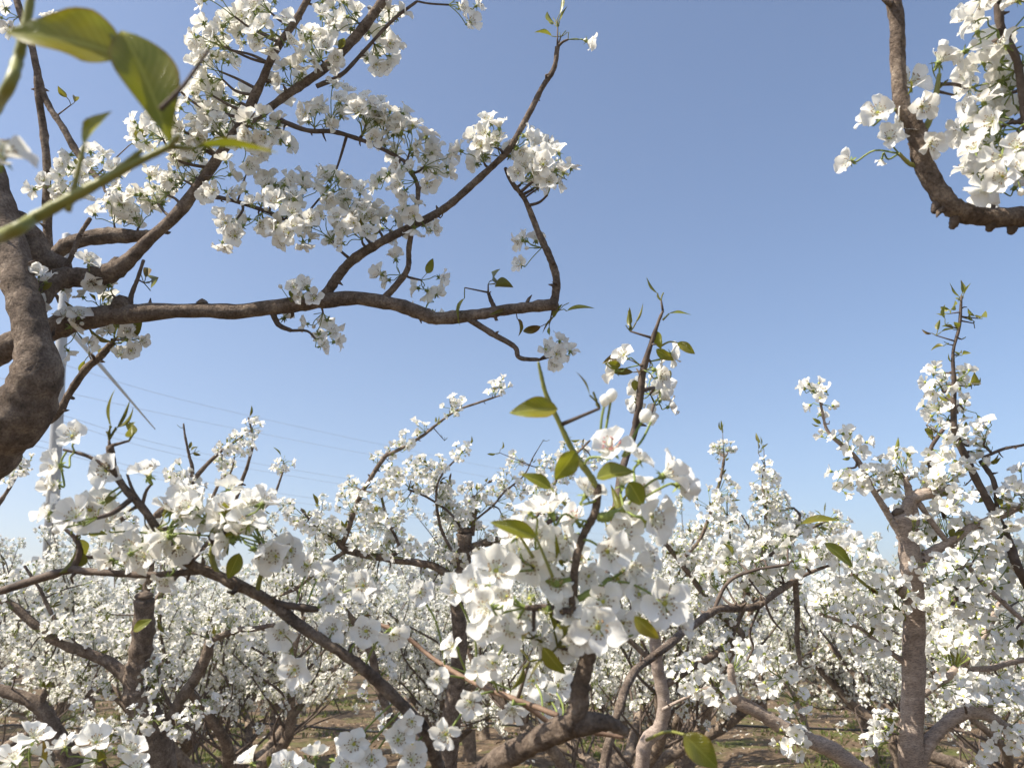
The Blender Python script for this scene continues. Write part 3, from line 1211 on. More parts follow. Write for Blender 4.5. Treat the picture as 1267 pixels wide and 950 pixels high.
def hose(y, x0, x1, h, slope, label, r=.011, sag=.05, post=2.6):
    mb = MB()
    rr = np.random.default_rng(int(y * 10))
    P = []
    for x in np.arange(x0, x1, .25):
        s = math.sin(((x - x0) / post % 1) * PI)
        P.append((x, y + slope * (x - x0) + .02 * math.sin(x * 2.1), h - sag * s + .012 * math.sin(x * 3.3 + y)))
    tube(mb, P, r, 8, 0)
    o = mb.build('irrigation_hose', [HOSE])
    tag(o, label, 'hose', 'irrigation hoses along the rows')


hose(5.3, -5.5, 1.0, .60, -.04, 'thick black irrigation hose sagging across the lower left of the orchard', .014, .08)
hose(6.4, .9, 6.5, .52, .03, 'black irrigation hose running low past the right tree trunk', .013, .06)
hose(9.4, -8, 9, .53, .0, 'thin black irrigation hose stretched along the second row of trunks', .012, .07)
hose(4.4, -1.7, -.2, .42, -.22, 'short end of black hose lying slack above the soil at lower left', .011, .05)

GREY = solid_mat('galvanised_grey', [(.3, (.26, .27, .285)), (.7, (.36, .37, .385))], 3, .6, .2, 20)
STEEL = solid_mat('pylon_steel', [(.3, (.34, .36, .38)), (.7, (.45, .47, .49))], .5, .6)


def utility_pole():
    d = 21.0
    b = at(61, 700, d)
    lean = at(83, 290, d) - b
    top = at(83, 290, d)
    base = b - lean * b[2] / lean[2]
    root = empty('utility_pole', base, 'pale grey utility pole rising behind the left tree with a slanting stay', 'pole')
    t = top - base
    mb = MB()
    tube(mb, [np.zeros(3), t * .5, t], [.20, .16, .115], 20, 0)
    mb.build('shaft', [GREY], root)
    for z in (.45, .72, .97):
        cb = MB()
        tube(cb, [t * z - [0, 0, .06], t * z + [0, 0, .06]], [.215 - .085 * z, .215 - .085 * z], 20, 0)
        cb.build('clamp', [STEEL], root)
    # slanting stay, tapering as it leaves the shaft
    s0, s1 = at(84, 405, d), at(192, 531, d + 3)
    st = MB()
    tube(st, [s0 - base, (s0 + s1) / 2 - base, s1 - base], [.075, .045, .015], 8, 0)
    st.build('stay', [STEEL], root)
    return root


utility_pole()


def pylon(px, d, top_px, label, base_half=3.6):
    c = at(px, 775, d)
    H = at(px, top_px, d)[2]
    root = empty('lattice_pylon', (c[0], c[1], 0), label, 'pylon')
    mb = MB()
    lev = np.linspace(0, 1, 9)

    def corner(t):
        w = base_half * (1 - t) ** 1.15 + .55
        return [np.array([sx * w, sy * w, t * H]) for sx, sy in ((-1, -1), (1, -1), (1, 1), (-1, 1))]
    for i in range(8):
        a, b = corner(lev[i]), corner(lev[i + 1])
        for q in range(4):
            n = (q + 1) % 4
            tube(mb, [a[q], b[q]], .075, 4, 0)
            tube(mb, [a[q], b[n]], .04, 4, 0)
            tube(mb, [a[n], b[q]], .04, 4, 0)
            tube(mb, [b[q], b[n]], .04, 4, 0)
    tube(mb, [(0, 0, H * .98), (0, 0, H * 1.05)], .12, 4, 0)
    mb.build('tower_frame', [STEEL], root, False)
    for t in (.66, .80, .93):
        am = MB()
        w = (7.5 if t < .9 else 5.5) * base_half / 3.6
        for s in (-1, 1):
            e = np.array([s * w, 0, t * H + .3])
            for q in corner(t):
                if q[0] * s > 0:
                    tube(am, [q, e], .045, 4, 0)
            for q in corner(min(1, t + .05)):
                if q[0] * s > 0:
                    tube(am, [q, e], .04, 4, 0)
        am.build('crossarm', [STEEL], root, False)
    return root


pylon(1053, 165, 642, 'distant lattice pylon standing beyond the blossom left of the right trunk', 2.0)

WIRE = solid_mat('wire_grey', [(.3, (.16, .17, .19)), (.7, (.22, .23, .25))], 1, .6)


def wires():
    # from off the left edge down towards the pylon on the right
    rows = [(-60, 412, 430, 541), (-60, 455, 430, 557), (-60, 478, 430, 592), (-60, 486, 430, 600), (-60, 520, 430, 622), (-60, 528, 430, 630)]
    for k, (x0, y0, x1, y1) in enumerate(rows):
        a, b = at(x0, y0, 38), at(x1, y1, 78)
        e = at(1053, 668 + 7 * k, 165)
        n = spline([a, b, e], 24)
        mb = MB()
        tube(mb, n, .011, 4, 0, cap=False)
        o = mb.build('power_line', [WIRE])
        tag(o, 'thin power line sloping down across the pale sky towards the pylon', 'power line', 'power lines to the pylon')


wires()

# ================================================================== THE NEAR TREES
# ---- tree at the left edge
def left_tree():
    g = (-1.62, 1.25, 0)
    root = empty('pear_tree', g, 'gnarled pear tree at the left edge with long blossoming limbs against the sky', 'tree')
    t = Tree(root, 21, 1.42)
    t.fs = 1.13
    t.limb([(-260, 720, 52, 1.30), (-120, 640, 44, 1.28), (-40, 570, 40, 1.26), (18, 520, 37, 1.25), (44, 470, 30, 1.25), (40, 410, 21, 1.27), (22, 345, 20, 1.30), (5, 290, 22, 1.34), (-22, 215, 24, 1.38), (-60, 120, 20, 1.42)],
           'trunk', foot=(-1.62, 1.25, 0, .085), spurs=True, knots=.06)
    t.limb([(-10, 262, 26, 1.42), (26, 300, 27, 1.43), (52, 322, 17, 1.43), (86, 331, 9, 1.44)], 'limb', spurs=True)
    t.limb([(-30, 446, 17, 1.4), (10, 430, 16, 1.41), (50, 412, 14.5), (100, 397, 13.5), (150, 388, 11.5), (230, 385, 9.5), (300, 384, 9.2), (370, 377, 9.5), (420, 369, 9), (470, 373, 8.5), (520, 386, 8.5), (545, 394, 8), (600, 388, 7), (640, 381, 6.8), (687, 378, 7)], 'limb')
    t.limb([(148, 388, 11), (150, 378, 12), (148, 369, 9)], 'knot', spurs=False)
    t.limb([(250, 381, 6), (250, 375, 7), (250, 371, 3)], 'knot', spurs=False)
    t.limb([(685, 380, 6), (688, 347, 5.2), (681, 320, 4.6), (668, 292, 4), (651, 249, 3.4), (634, 227, 3), (625, 208, 2.4)])
    t.limb([(403, 365, 6.8), (425, 335, 6.2), (455, 308, 5.6), (500, 285, 5.2), (545, 262, 4.8), (580, 232, 4.6), (610, 205, 4.2), (632, 182, 4.2), (655, 140, 3.6), (670, 110, 3.4), (685, 85, 3.2), (690, 58, 3)])
    t.limb([(36, 392, 13, 1.32), (62, 353, 14, 1.38), (88, 343, 12.5), (120, 342, 12.5), (150, 330, 10), (182, 300, 7.5), (225, 257, 7), (266, 201, 6.5), (297, 155, 6), (322, 104, 5.2), (343, 60, 4.8), (368, 22, 4.2), (388, -14, 4), (420, -60, 3)], 'limb')
    t.limb([(138, 338, 10), (142, 326, 7), (146, 319, 4)], 'knot', spurs=False)
    t.limb([(296, 158, 5.5), (330, 136, 5), (352, 120, 5.2), (385, 98, 5.6), (429, 57, 6), (463, 18, 6), (490, -25, 5.5), (520, -70, 5)])
    t.limb([(391, 107, 3.2), (423, 92, 2.8), (451, 63, 2.4), (486, 25, 2.2), (516, 2, 1.8)])
    t.limb([(335, 145, 3.6), (379, 161, 3), (413, 163, 2.8), (451, 175, 2.6), (486, 191, 2.4), (506, 203, 2.2)])
    t.limb([(474, 370, 4.6), (489, 355, 4.2), (505, 332, 3.6), (506, 303, 3.4), (514, 264, 3), (517, 232, 2.8), (507, 208, 2.4)])
    t.limb([(247, 240, 3), (294, 250, 2.6), (325, 260, 2.4), (352, 272, 2)])
    t.limb([(60, 330, 6, 1.55), (58, 225, 5, 1.58), (54, 160, 4.6, 1.6), (47, 110, 4.4, 1.6), (40, 60, 4, 1.6), (16, -12, 4, 1.62)])
    t.limb([(40, 64, 3.6, 1.6), (54, 117, 3.8, 1.6), (76, 155, 4, 1.59), (97, 192, 4, 1.58), (128, 228, 4, 1.56)])
    t.limb([(58, 325, 8, 1.5), (85, 302, 9, 1.5), (130, 292, 10, 1.49), (172, 293, 7, 1.49), (200, 285, 4, 1.49)])
    t.limb([(70, 345, 4), (88, 318, 3.4), (100, 290, 3), (112, 270, 2.6)])
    t.limb([(-20, 600, 6, 1.5), (6, 564, 6, 1.5), (41, 530, 6, 1.5), (70, 513, 5.5, 1.5), (86, 486, 5, 1.5), (105, 457, 4.5, 1.5), (122, 443, 4.5, 1.5), (140, 424, 4, 1.5)])
    t.limb([(337, 386, 4), (344, 402, 3.4), (360, 409, 2.6)])
    t.limb([(578, 394, 4.2), (612, 415, 3.6), (637, 429, 3), (643, 442, 2.8), (668, 445, 2)])
    t.limb([(612, 382, 3), (607, 371, 2.6), (604, 362, 2)])
    t.limb([(160, 388, 3.5), (162, 365, 3), (170, 345, 2.4), (178, 322, 2)])
    cl = [(275, 12), (303, 30), (262, 52), (335, 40), (322, 8), (400, 14), (432, 20), (356, 100), (388, 62), (416, 64), (372, 38), (470, 62), (478, 30),
          (412, 132), (388, 150), (275, 58), (262, 92), (292, 128), (250, 112), (240, 140), (265, 160), (283, 148), (322, 158), (335, 172), (245, 180), (210, 150), (190, 165),
          (90, 222), (62, 236), (100, 205), (132, 212), (155, 248), (188, 245), (172, 268), (140, 265), (215, 215), (200, 236), (235, 216), (270, 222), (310, 180), (232, 165),
          (328, 246), (352, 262), (378, 236), (408, 238), (432, 258), (402, 288), (440, 284), (366, 284), (412, 224), (345, 232), (322, 268), (290, 282), (455, 268),
          (458, 140), (452, 158), (480, 152), (492, 188), (514, 176), (536, 200), (482, 216), (512, 226),
          (600, 172), (588, 190), (618, 192), (642, 186), (666, 194), (682, 206), (656, 218), (480, 282), (516, 272)]
    for x, y in cl:
        t.cluster(x, y, int(t.r.integers(5, 9)), R=.037, leaves=int(t.r.integers(0, 2)), up=.15, face=-FWD * .2)
    for x, y, n in [(485, 334, 3), (530, 352, 3), (528, 378, 4), (360, 368, 2), (388, 364, 3), (400, 400, 4), (404, 424, 3), (352, 392, 2), (686, 432, 5), (702, 428, 2), (660, 310, 4), (716, 40, 1),
                    (570, 8, 4), (688, 236, 1), (676, 220, 3),
                    (42, 358, 4), (62, 352, 4), (112, 338, 3), (132, 362, 4), (120, 370, 3), (145, 412, 3), (166, 420, 3), (92, 396, 3), (98, 424, 2), (62, 38, 3), (12, 26, 3), (196, 92, 1), (258, 82, 1), (150, 428, 2)]:
        t.cluster(x, y, n, R=.026 if n < 4 else .034, leaves=1, up=.1, face=-FWD * .3)
    t.tuft(690, 34, 8, 30, .32, 1.2, .22)
    t.tuft(694, 46, 4, 20, .7, .5, .35)
    t.tuft(692, 384, 3, 34, .4, .1, .22)
    t.tuft(640, 385, 3, 24, .6, -.4, .28)
    t.tuft(604, 352, 3, 26, .7, .6, .5)
    t.tuft(575, 356, 1, 30, .3, .2, .5)
    t.tuft(178, 350, 5, 26, .7, .8, .5)
    t.tuft(150, 425, 5, 30, .8, .3, .45)
    t.tuft(110, 440, 4, 28, .8, .4, .4)
    t.tuft(680, 400, 4, 24, .7, .7, .3)
    t.tuft(690, 216, 4, 24, .7, .2, .5)
    t.tuft(545, 270, 3, 24, .7, .2, .4)
    t.tuft(305, 215, 3, 26, .5, -.6, .35)
    t.tuft(88, 130, 2, 20, .7, .5, .4)
    t.tuft(160, 180, 3, 26, .8, .5, .4)
    # the young shoot that hangs nearest to the viewer
    n = .34
    t.limb([(-420, 330, 30, 1.1), (-230, 330, 12, .8), (-90, 318, 9, .5), (0, 293, 8.5, n), (44, 270, 7.5, n), (85, 247, 6.8, n), (126, 224, 6, n), (170, 200, 5, n), (208, 182, 4, n)], 'shoot', mat=SHOOT, spurs=False, knots=.05, sides=12)
    t.limb([(-160, 330, 9, .62), (-60, 200, 8, .5), (0, 125, 8, .34), (22, 72, 7, .34), (34, 20, 5.5, .34), (42, -30, 5, .34)], 'shoot', mat=SHOOT, spurs=False, knots=.05, sides=12)
    t.limb([(124, 225, 3.5, n), (150, 208, 4.5, n), (176, 186, 3.2, n)], 'bud_scale', mat=SHOOT, spurs=False)
    t.leaf((150, 70), (6, 40), 84, .34, (.1, .5, .8), fold=.4, curl=.45, twist=-.25, pw=.62, stalk=[(140, 47, .34)], label='broad green leaf, pale and shiny at its tip', dt=.33)
    t.leaf((212, 182), (150, 38), 78, n, (.62, .1, .75), fold=.5, curl=.5, twist=-.15, pw=1.5, stalk=[(208, 184, n)], label='olive yellow leaf hanging with the sun through it')
    t.leaf((104, 180), (139, 138), 34, n, (-.5, .3, .8), fold=.5, curl=.3, stalk=[(84, 262, n), (96, 215, n)])
    t.leaf((222, 168), (332, 178), 38, .33, (.05, 1, .12), fold=.9, curl=-.35, stalk=[(210, 181, n)])
    t.leaf((240, 184), (345, 190), 22, .34, (.1, .95, .2), fold=.9, curl=.3, stalk=[(212, 182, n)])
    t.limb([(198, 136, 3.5, .33), (228, 105, 3, .33), (258, 62, 2.2, .33)], 'shoot', mat=TWIG, spurs=False)
    t.limb([(140, 46, 1.8, .34), (112, 34, 1.8, .34), (78, 33, 2, .34), (34, 40, 2.2, .34)], 'leaf_stalk', mat=SHOOT, spurs=False)
    t.flower(0, 194, .36, (.4, .1, .8), 1.0, frm=(-60, 230, .42))


left_tree()


# ---- limb of a tree beyond the right edge
def right_edge_tree():
    root = empty('pear_tree', (1.25, 1.05, 0), 'curved blossoming limb reaching in at the upper right corner', 'tree')
    t = Tree(root, 33, .86)
    t.limb([(1900, 1500, 45, 1.0), (1700, 800, 36, .96), (1560, 420, 26, .92), (1400, 290, 16, .88), (1310, 270, 13), (1267, 269, 12), (1213, 267, 12), (1182, 256, 12.5), (1159, 232, 12.5), (1142, 202, 12), (1137, 176, 11.5), (1125, 148, 10.5), (1114, 128, 9.5), (1112, 84, 9), (1111, 34, 9.5), (1106, -5, 9), (1100, -60, 8)],
           'limb', foot=(1.25, 1.05, 0, .07))
    t.limb([(1142, 165, 4.5), (1151, 148, 4), (1157, 122, 3.4), (1162, 92, 2.6)], 'spur', mat=SHOOT, spurs=False)
    t.limb([(1234, -40, 6), (1236, 5, 5.5), (1240, 36, 5), (1257, 72, 5), (1263, 108, 4.6), (1266, 140, 4), (1272, 190, 3)])
    t.limb([(1139, 205, 3.5), (1126, 203, 3), (1112, 190, 2.4)], 'spur', mat=SHOOT, spurs=False)
    for x, y in ((1158, 257), (1180, 276), (1226, 280), (1252, 283)):
        t.limb([(x + 2, y - 8, 6), (x, y, 6), (x - 3, y + 6, 3.5)], 'knot', spurs=False)
    F_ = [(1125, 104, 1.1, (-.1, .45, .8)), (1162, 77, 1.05, (.1, .9, .25)), (1140, 132, .9, (.2, -.1, .9)), (1086, 140, .95, (-.3, .4, .8)), (1110, 158, 1.0, (.1, .3, .9)),
          (1100, 172, .8, (-.4, .1, .8)), (1074, 150, .7, (-.8, .3, .3)), (1052, 200, .8, (-.8, -.1, .4)), (1150, 178, .8, (.5, -.3, .7))]
    for x, y, s, f in F_:
        t.flower(x, y, .86 + .015 * t.r.normal(), f, s * 1.2, kind='cup' if y in (77, 200, 150) else None)
    t.flower(1091, 197, .86, (.1, -.5, -.4), .45, kind='cup')
    for x, y, n in [(1222, 42, 4), (1212, 66, 4), (1236, 92, 5), (1208, 112, 3), (1232, 118, 5), (1224, 150, 5), (1212, 160, 4), (1232, 175, 5), (1240, 205, 5), (1216, 190, 4), (1252, 160, 4), (1264, 88, 4), (1262, 35, 3), (1214, 232, 2), (1228, 222, 4), (1212, 258, 1), (1232, 0, 4), (1255, 215, 4)]:
        t.cluster(x, y, n, R=.03, dd=t.r.normal() * .03, leaves=0)
    t.tuft(1162, 110, 3, 32, .5, .5, .2)
    t.tuft(1118, 128, 2, 24, .8, .0, .3)
    t.tuft(1180, 118, 1, 22, .4, .2, .3)


right_edge_tree()


# ---- the tree right in front: centre spray, long arching limb to the left, slender limb to the right
def front_tree():
    root = empty('pear_tree', (-.10, .98, 0), 'nearest pear tree whose big blossoms fill the centre foreground', 'tree')
    t = Tree(root, 55, .62)
    t.limb([(420, 1500, 70, .95), (500, 1060, 28, .8), (593, 962, 17, .7), (645, 926, 14.5, .66), (682, 908, 14.5, .64), (722, 894, 14), (752, 892, 10), (775, 905, 6)], 'limb', foot=(-.10, .98, 0, .075), knots=.08)
    t.limb([(700, 900, 12), (714, 880, 12.5), (718, 845, 11), (728, 812, 9.5), (734, 795, 7.5), (722, 770, 6.5), (711, 752, 6), (711, 704, 5.5), (721, 664, 5.2), (736, 634, 5), (740, 600, 4.5)], 'limb')
    t.limb([(738, 603, 4), (730, 588, 4.5), (710, 560, 4), (690, 520, 3.4), (675, 487, 2.8), (669, 462, 2.4), (666, 448, 1.6)], 'shoot', mat=SHOOT, spurs=False)
    t.limb([(738, 640, 5), (748, 640, 6.5), (760, 636, 6), (772, 630, 4)], 'spur', mat=STALK, spurs=False)
    t.limb([(711, 716, 5), (690, 722, 6.5), (680, 718, 5), (665, 705, 3.5)], 'spur', mat=STALK, spurs=False)
    t.limb([(711, 756, 4), (695, 756, 6), (675, 752, 5), (650, 752, 3)], 'spur', mat=TWIG, spurs=False)
    t.limb([(711, 742, 4), (730, 735, 6), (741, 725, 4)], 'spur', mat=STALK, spurs=False)
    t.limb([(735, 800, 6, .66), (752, 700, 5, .8), (768, 590, 4.6, .95), (783, 538, 4.6, 1.0), (790, 505, 4.4, 1.0), (794, 470, 5, 1.0), (800, 445, 4, 1.0), (814, 400, 2.4, 1.0), (820, 385, 1.6, 1.0)])
    # long arching limb to the left
    t.limb([(560, 1060, 13, .80), (552, 985, 9.5, .77), (542, 946, 8.5, .76), (527, 906, 8, .75), (508, 884, 7.6, .75), (475, 851, 7.4, .75), (446, 825, 7.2, .75), (409, 797, 7, .75), (372, 773, 7, .75), (331, 742, 7, .75), (280, 718, 6.8, .75),
            (236, 698, 6.2, .75), (206, 670, 5.6, .75), (181, 633, 5.2, .75), (155, 604, 4.6, .75), (140, 580, 4.6, .75), (135, 552, 5, .75)], 'limb', knots=.05)
    t.limb([(250, 706, 4.5, .75), (200, 711, 4.4, .76), (158, 710, 4.4, .77), (105, 706, 4.6, .78), (88, 704, 5, .79), (44, 718, 5, .8), (0, 731, 5, .8), (-60, 745, 4, .82)])
    t.limb([(90, 704, 4, .79), (98, 682, 3.6, .79), (92, 665, 3, .79), (76, 650, 2, .79)])
    t.limb([(330, 742, 4.5, .75), (350, 748, 4.6, .75), (392, 754, 4.6, .75)], cut=True)
    t.limb([(178, 628, 2.4, .75), (164, 606, 2, .75), (157, 586, 1.5, .75)])
    t.limb([(176, 626, 2.4, .75), (181, 608, 2, .75), (188, 598, 1.5, .75)])
    t.limb([(148, 590, 3, .75), (112, 566, 2.4, .75), (78, 556, 1.6, .75)])
    t.limb([(270, 712, 3.4, .75), (262, 690, 4, .75), (266, 668, 3, .75)], 'spur', mat=SHOOT, spurs=False)
    t.limb([(318, 735, 3.2, .75), (322, 715, 3.2, .75), (330, 690, 2.4, .75)], 'spur', mat=SHOOT, spurs=False)
    t.limb([(352, 760, 3, .75), (358, 790, 2.6, .75), (362, 808, 2, .75)], 'spur', mat=SHOOT, spurs=False)
    # reddish twig across the lower middle
    t.limb([(470, 772, 2.6, .80), (500, 786, 2.8, .79), (530, 810, 3, .78), (560, 830, 3, .74), (600, 850, 3.2, .70), (640, 866, 3.4, .68), (690, 885, 4, .65)], mat=REDTWIG)
    t.limb([(620, 858, 3.5, .70), (650, 872, 3.5, .7), (690, 900, 3.2, .7), (735, 906, 3, .7), (772, 912, 2.6, .7)], mat=REDTWIG)
    # slender limb to the right
    t.limb([(700, 1100, 9, 1.05), (735, 990, 6.5, 1.1), (747, 950, 6, 1.12), (766, 874, 5.6, 1.15), (784, 833, 5.2, 1.25), (826, 798, 5, 1.35), (858, 773, 4.8, 1.45), (889, 754, 4.6, 1.54), (934, 750, 4.4, 1.6), (962, 732, 4, 1.63), (984, 717, 4, 1.66)])
    t.limb([(984, 717, 2.4, 1.66), (1010, 705, 2.2, 1.66), (1037, 695, 1.6, 1.66)])
    t.limb([(985, 716, 3.6, 1.66), (986, 760, 3.4, 1.66), (986, 790, 3, 1.66), (990, 822, 2.4, 1.66)])
    t.limb([(880, 762, 3, 1.55), (900, 722, 2.4, 1.55), (930, 706, 2, 1.55), (975, 698, 1.6, 1.55)])
    t.limb([(942, 746, 1.8, 1.6), (928, 780, 1.6, 1.6), (932, 800, 1.4, 1.6), (924, 818, 1, 1.6)])
    t.limb([(945, 742, 1.6, 1.6), (955, 765, 1.4, 1.6), (968, 780, 1, 1.6)])
    # flowers of the centre spray
    S = [(756, 556, .60, (-.1, .75, .45), 1.15, 'pink'), (682, 634, .60, (-.3, .85, .15), 1.15, None), (712, 642, .62, (-.2, .55, .7), .85, 'pink'), (751, 682, .60, (.15, .1, .9), 1.1, None),
         (822, 588, .60, (.85, .3, .1), 1.1, 'cup'), (840, 600, .61, (.7, -.2, -.3), .95, 'cup'), (806, 640, .60, (.45, -.15, .75), 1.25, None), (822, 746, .60, (.2, -.1, .9), 1.25, None), (746, 744, .61, (.1, .1, .9), .95, None),
         (740, 776, .585, (.0, -.1, .95), 1.2, None), (655, 634, .62, (-.5, .6, .4), .9, None), (690, 690, .63, (-.2, .35, .8), 1.0, 'cup'), (614, 706, .60, (-.15, .25, .85), 1.15, None), (640, 690, .63, (.3, .5, .6), .95, None),
         (606, 752, .60, (-.4, .45, .6), 1.05, None), (600, 776, .61, (.1, .2, .9), .95, None), (650, 768, .63, (.0, .4, .8), .9, None), (628, 738, .62, (-.3, .2, .8), .9, 'cup'), (783, 700, .63, (.4, -.1, .8), .95, None), (800, 690, .64, (.5, .2, .6), .9, None),
         (795, 610, .64, (.3, .6, .4), .9, None), (770, 600, .65, (.2, .8, .3), .9, 'cup'), (720, 690, .66, (-.3, .1, .8), .95, None), (664, 660, .64, (-.1, .2, .9), .9, None), (840, 770, .63, (.8, .1, .4), .8, 'cup'), (676, 758, .61, (-.1, -.1, .9), .75, 'bare'), (655, 740, .62, (-.4, .3, .7), .75, 'bare'),
         (792, 570, .64, (.5, .7, .2), .85, None), (610, 820, .64, (-.2, .1, .9), .8, None)]
    S += [(700, 668, .63, (-.1, .4, .8), 1.0, None), (728, 712, .63, (.1, .2, .9), .95, 'cup'), (764, 716, .63, (.2, .3, .8), 1.0, None), (690, 724, .62, (-.2, .2, .9), .95, None), (660, 700, .62, (-.3, .3, .8), 1.05, None),
          (700, 756, .62, (-.1, .2, .9), .95, None), (716, 786, .61, (-.2, -.2, .9), .9, None), (770, 660, .62, (.2, .4, .8), 1.05, None), (784, 640, .62, (.2, .6, .6), .95, 'cup'), (725, 612, .62, (.1, .8, .4), .95, None), (634, 780, .63, (-.2, .3, .8), 1.0, None),
          (668, 792, .63, (.2, -.1, .9), .9, None), (770, 770, .63, (.3, -.1, .9), .95, None), (790, 735, .62, (.2, .2, .9), 1.0, None), (590, 724, .63, (-.4, .4, .7), 1.0, None), (640, 664, .62, (-.4, .7, .4), 1.0, None), (698, 800, .63, (0, .1, .9), .85, None)]
    for x, y, d, f, s, k in S:
        t.flower(x, y, d, f, s, kind=k)
    # flowers below and left of the spray
    S2 = [(565, 732, .70, (.1, .45, .8), 1.1, None), (450, 724, .76, (.1, .2, .9), 1.15, None), (412, 742, .75, (-.3, .4, .8), 1.1, None), (453, 780, .74, (0, .15, .9), 1.15, None), (487, 784, .74, (.2, -.15, .9), 1.05, None), (412, 778, .76, (-.3, .1, .9), 1.05, None),
          (520, 733, .74, (.2, .3, .8), .9, None), (365, 828, .72, (0, .05, 1), 1.15, None), (347, 782, .74, (0, -.2, .9), 1.1, None), (582, 868, .66, (.1, .2, .8), .9, None), (634, 876, .66, (.1, -.2, .7), .9, None), (552, 908, .68, (0, .1, .9), 1.0, None),
          (438, 920, .74, (0, .25, .9), 1.15, None), (510, 892, .72, (-.4, -.1, .8), .9, None), (492, 915, .72, (.2, .5, .7), 1.1, None), (460, 940, .74, (-.2, .5, .7), 1.0, None), (508, 940, .72, (.2, .6, .6), 1.1, None), (430, 948, .74, (-.4, .5, .7), 1.0, None), (560, 800, .7, (-.3, .3, .7), .8, None),
          (595, 830, .66, (-.2, .5, .7), .9, None), (540, 840, .7, (.3, .1, .8), .8, None), (380, 700, .78, (0, .3, .9), 1.0, None), (350, 676, .76, (.1, .3, .9), 1.1, None), (400, 712, .8, (.3, .4, .7), 1.0, None)]
    for x, y, d, f, s, k in S2:
        t.flower(x, y, d, f, s * .88, kind=k)
    for x, y, f in [(645, 862, (.1, .1, .9)), (690, 848, (.2, .4, .8)), (680, 870, (-.1, .3, .9)), (660, 842, (0, .5, .8))]:
        t.flower(x, y, .80, f, 1.0)
    # sprays on the arching limb
    for x, y, f, s, k in [(132, 582, (-.05, -.1, .95), 1.15, None), (112, 630, (.0, .2, .9), 1.25, None), (88, 640, (-.3, .3, .8), 1.1, 'cup'), (128, 622, (.4, .5, .6), 1.0, None), (184, 588, (.1, .8, .2), 1.05, 'cup'), (72, 576, (-.5, .3, .6), 1.0, None), (90, 540, (.2, .6, .4), .9, None), (68, 600, (-.6, -.1, .6), .9, 'cup'),
                          (232, 678, (.05, .05, 1), 1.15, None), (360, 680, (.1, .2, .9), 1.1, None), (180, 690, (-.3, .2, .9), 1.05, None), (163, 676, (-.4, .5, .7), .95, None), (207, 716, (0, -.7, .6), .9, None)]:
        t.flower(x, y, .74 + .012 * t.r.normal(), f, s, kind=k, frm=None)
    for x, y, n in [(172, 668, 4), (192, 652, 3), (228, 640, 4), (250, 656, 3), (268, 634, 5), (288, 650, 4), (310, 646, 4), (332, 660, 4), (150, 690, 3), (95, 655, 2)]:
        t.cluster(x, y, n, R=.033, d=.75 + .03 * t.r.normal(), leaves=int(t.r.integers(0, 3)))
    # low sprays at the lower left and bottom edge
    t.limb([(140, 1010, 4, .82), (134, 970, 3.5, .82), (128, 940, 2.5, .82)])
    t.limb([(552, 985, 7, .77), (420, 1010, 6, .80), (260, 1020, 5, .82), (136, 1005, 4.5, .82), (40, 985, 4, .82), (-40, 990, 3, .82)])
    for x, y, n in [(130, 925, 3), (100, 938, 3), (42, 944, 3), (5, 932, 2), (155, 945, 3), (20, 950, 2), (330, 945, 2), (400, 955, 3)]:
        t.cluster(x, y, n, R=.026, leaves=1, d=.82)
    # right slender limb
    t.fs = 1.2
    for x, y, n in [(985, 694, 5), (962, 700, 5), (1002, 688, 5), (936, 690, 4), (916, 702, 5), (890, 714, 5), (908, 690, 4), (950, 716, 4), (1020, 684, 4), (930, 738, 1), (1040, 690, 3), (880, 726, 3), (975, 672, 3)]:
        t.cluster(x, y, n, R=.032, leaves=int(t.r.integers(0, 2)), d=1.64 + .04 * t.r.normal())
    t.fs = 1.0
    # shoot standing up behind the spray
    for x, y, n in [(774, 448, 2), (812, 450, 2), (800, 460, 1), (806, 488, 5), (812, 498, 3)]:
        t.cluster(x, y, n, R=.024, d=1.0 if y < 470 else 1.15, leaves=1)
    t.tuft(780, 410, 6, 26, .55, .7, .22)
    t.tuft(818, 372, 4, 28, .4, 1.1, .2)
    t.leaf((828, 388), (856, 390), 11, 1.0, (.1, .9, .3), stalk=[(820, 396)])
    t.leaf((838, 424), (860, 438), 13, 1.0, (-.2, .3, .9), stalk=[(818, 428), (828, 423)])
    t.leaf((813, 410), (818, 432), 14, 1.0, (-.7, 0, .8))
    t.leaf((812, 432), (834, 446), 13, 1.0, (.1, -.5, .9))
    t.leaf((768, 452), (748, 450), 12, 1.0, (0, -.2, .9))
    t.leaf((785, 470), (786, 484), 10, 1.0, (0, -.1, .9))
    t.leaf((822, 460), (830, 468), 14, 1.0, (0, -.3, .9))
    # big leaves of the centre
    t.leaf((690, 506), (630, 511), 30, .58, (-.05, .42, .9), fold=.5, curl=.45, label='yellow green leaf folded along its rib high on the centre shoot')
    t.leaf((688, 520), (634, 512), 16, .59, (0, -.6, .7), fold=.4, curl=-.3)
    t.leaf((712, 558), (686, 594), 30, .60, (.2, -.1, .9), fold=.25, curl=.2, label='oval dark green leaf below the centre shoot')
    t.leaf((682, 604), (645, 586), 18, .62, (.1, .5, .8), fold=.5, curl=.3, stalk=[(700, 625)])
    t.leaf((663, 664), (606, 646), 22, .58, (0, .5, .8), fold=.7, curl=.35, stalk=[(684, 714), (672, 685)])
    t.leaf((634, 648), (600, 590), 13, .60, (.6, .2, .7), fold=.9, curl=-.35, stalk=[(660, 690)])
    t.leaf((738, 592), (786, 584), 30, .59, (.0, .8, .6), fold=.5, curl=.45, mat=LEAF_BIG, label='bright green leaf tucked under the pink hearted blossom')
    t.leaf((778, 596), (796, 626), 26, .61, (-.3, .5, .8), fold=.4, curl=.4)
    t.leaf((785, 762), (816, 790), 20, .57, (.2, -.4, .85), fold=.5, curl=.35)
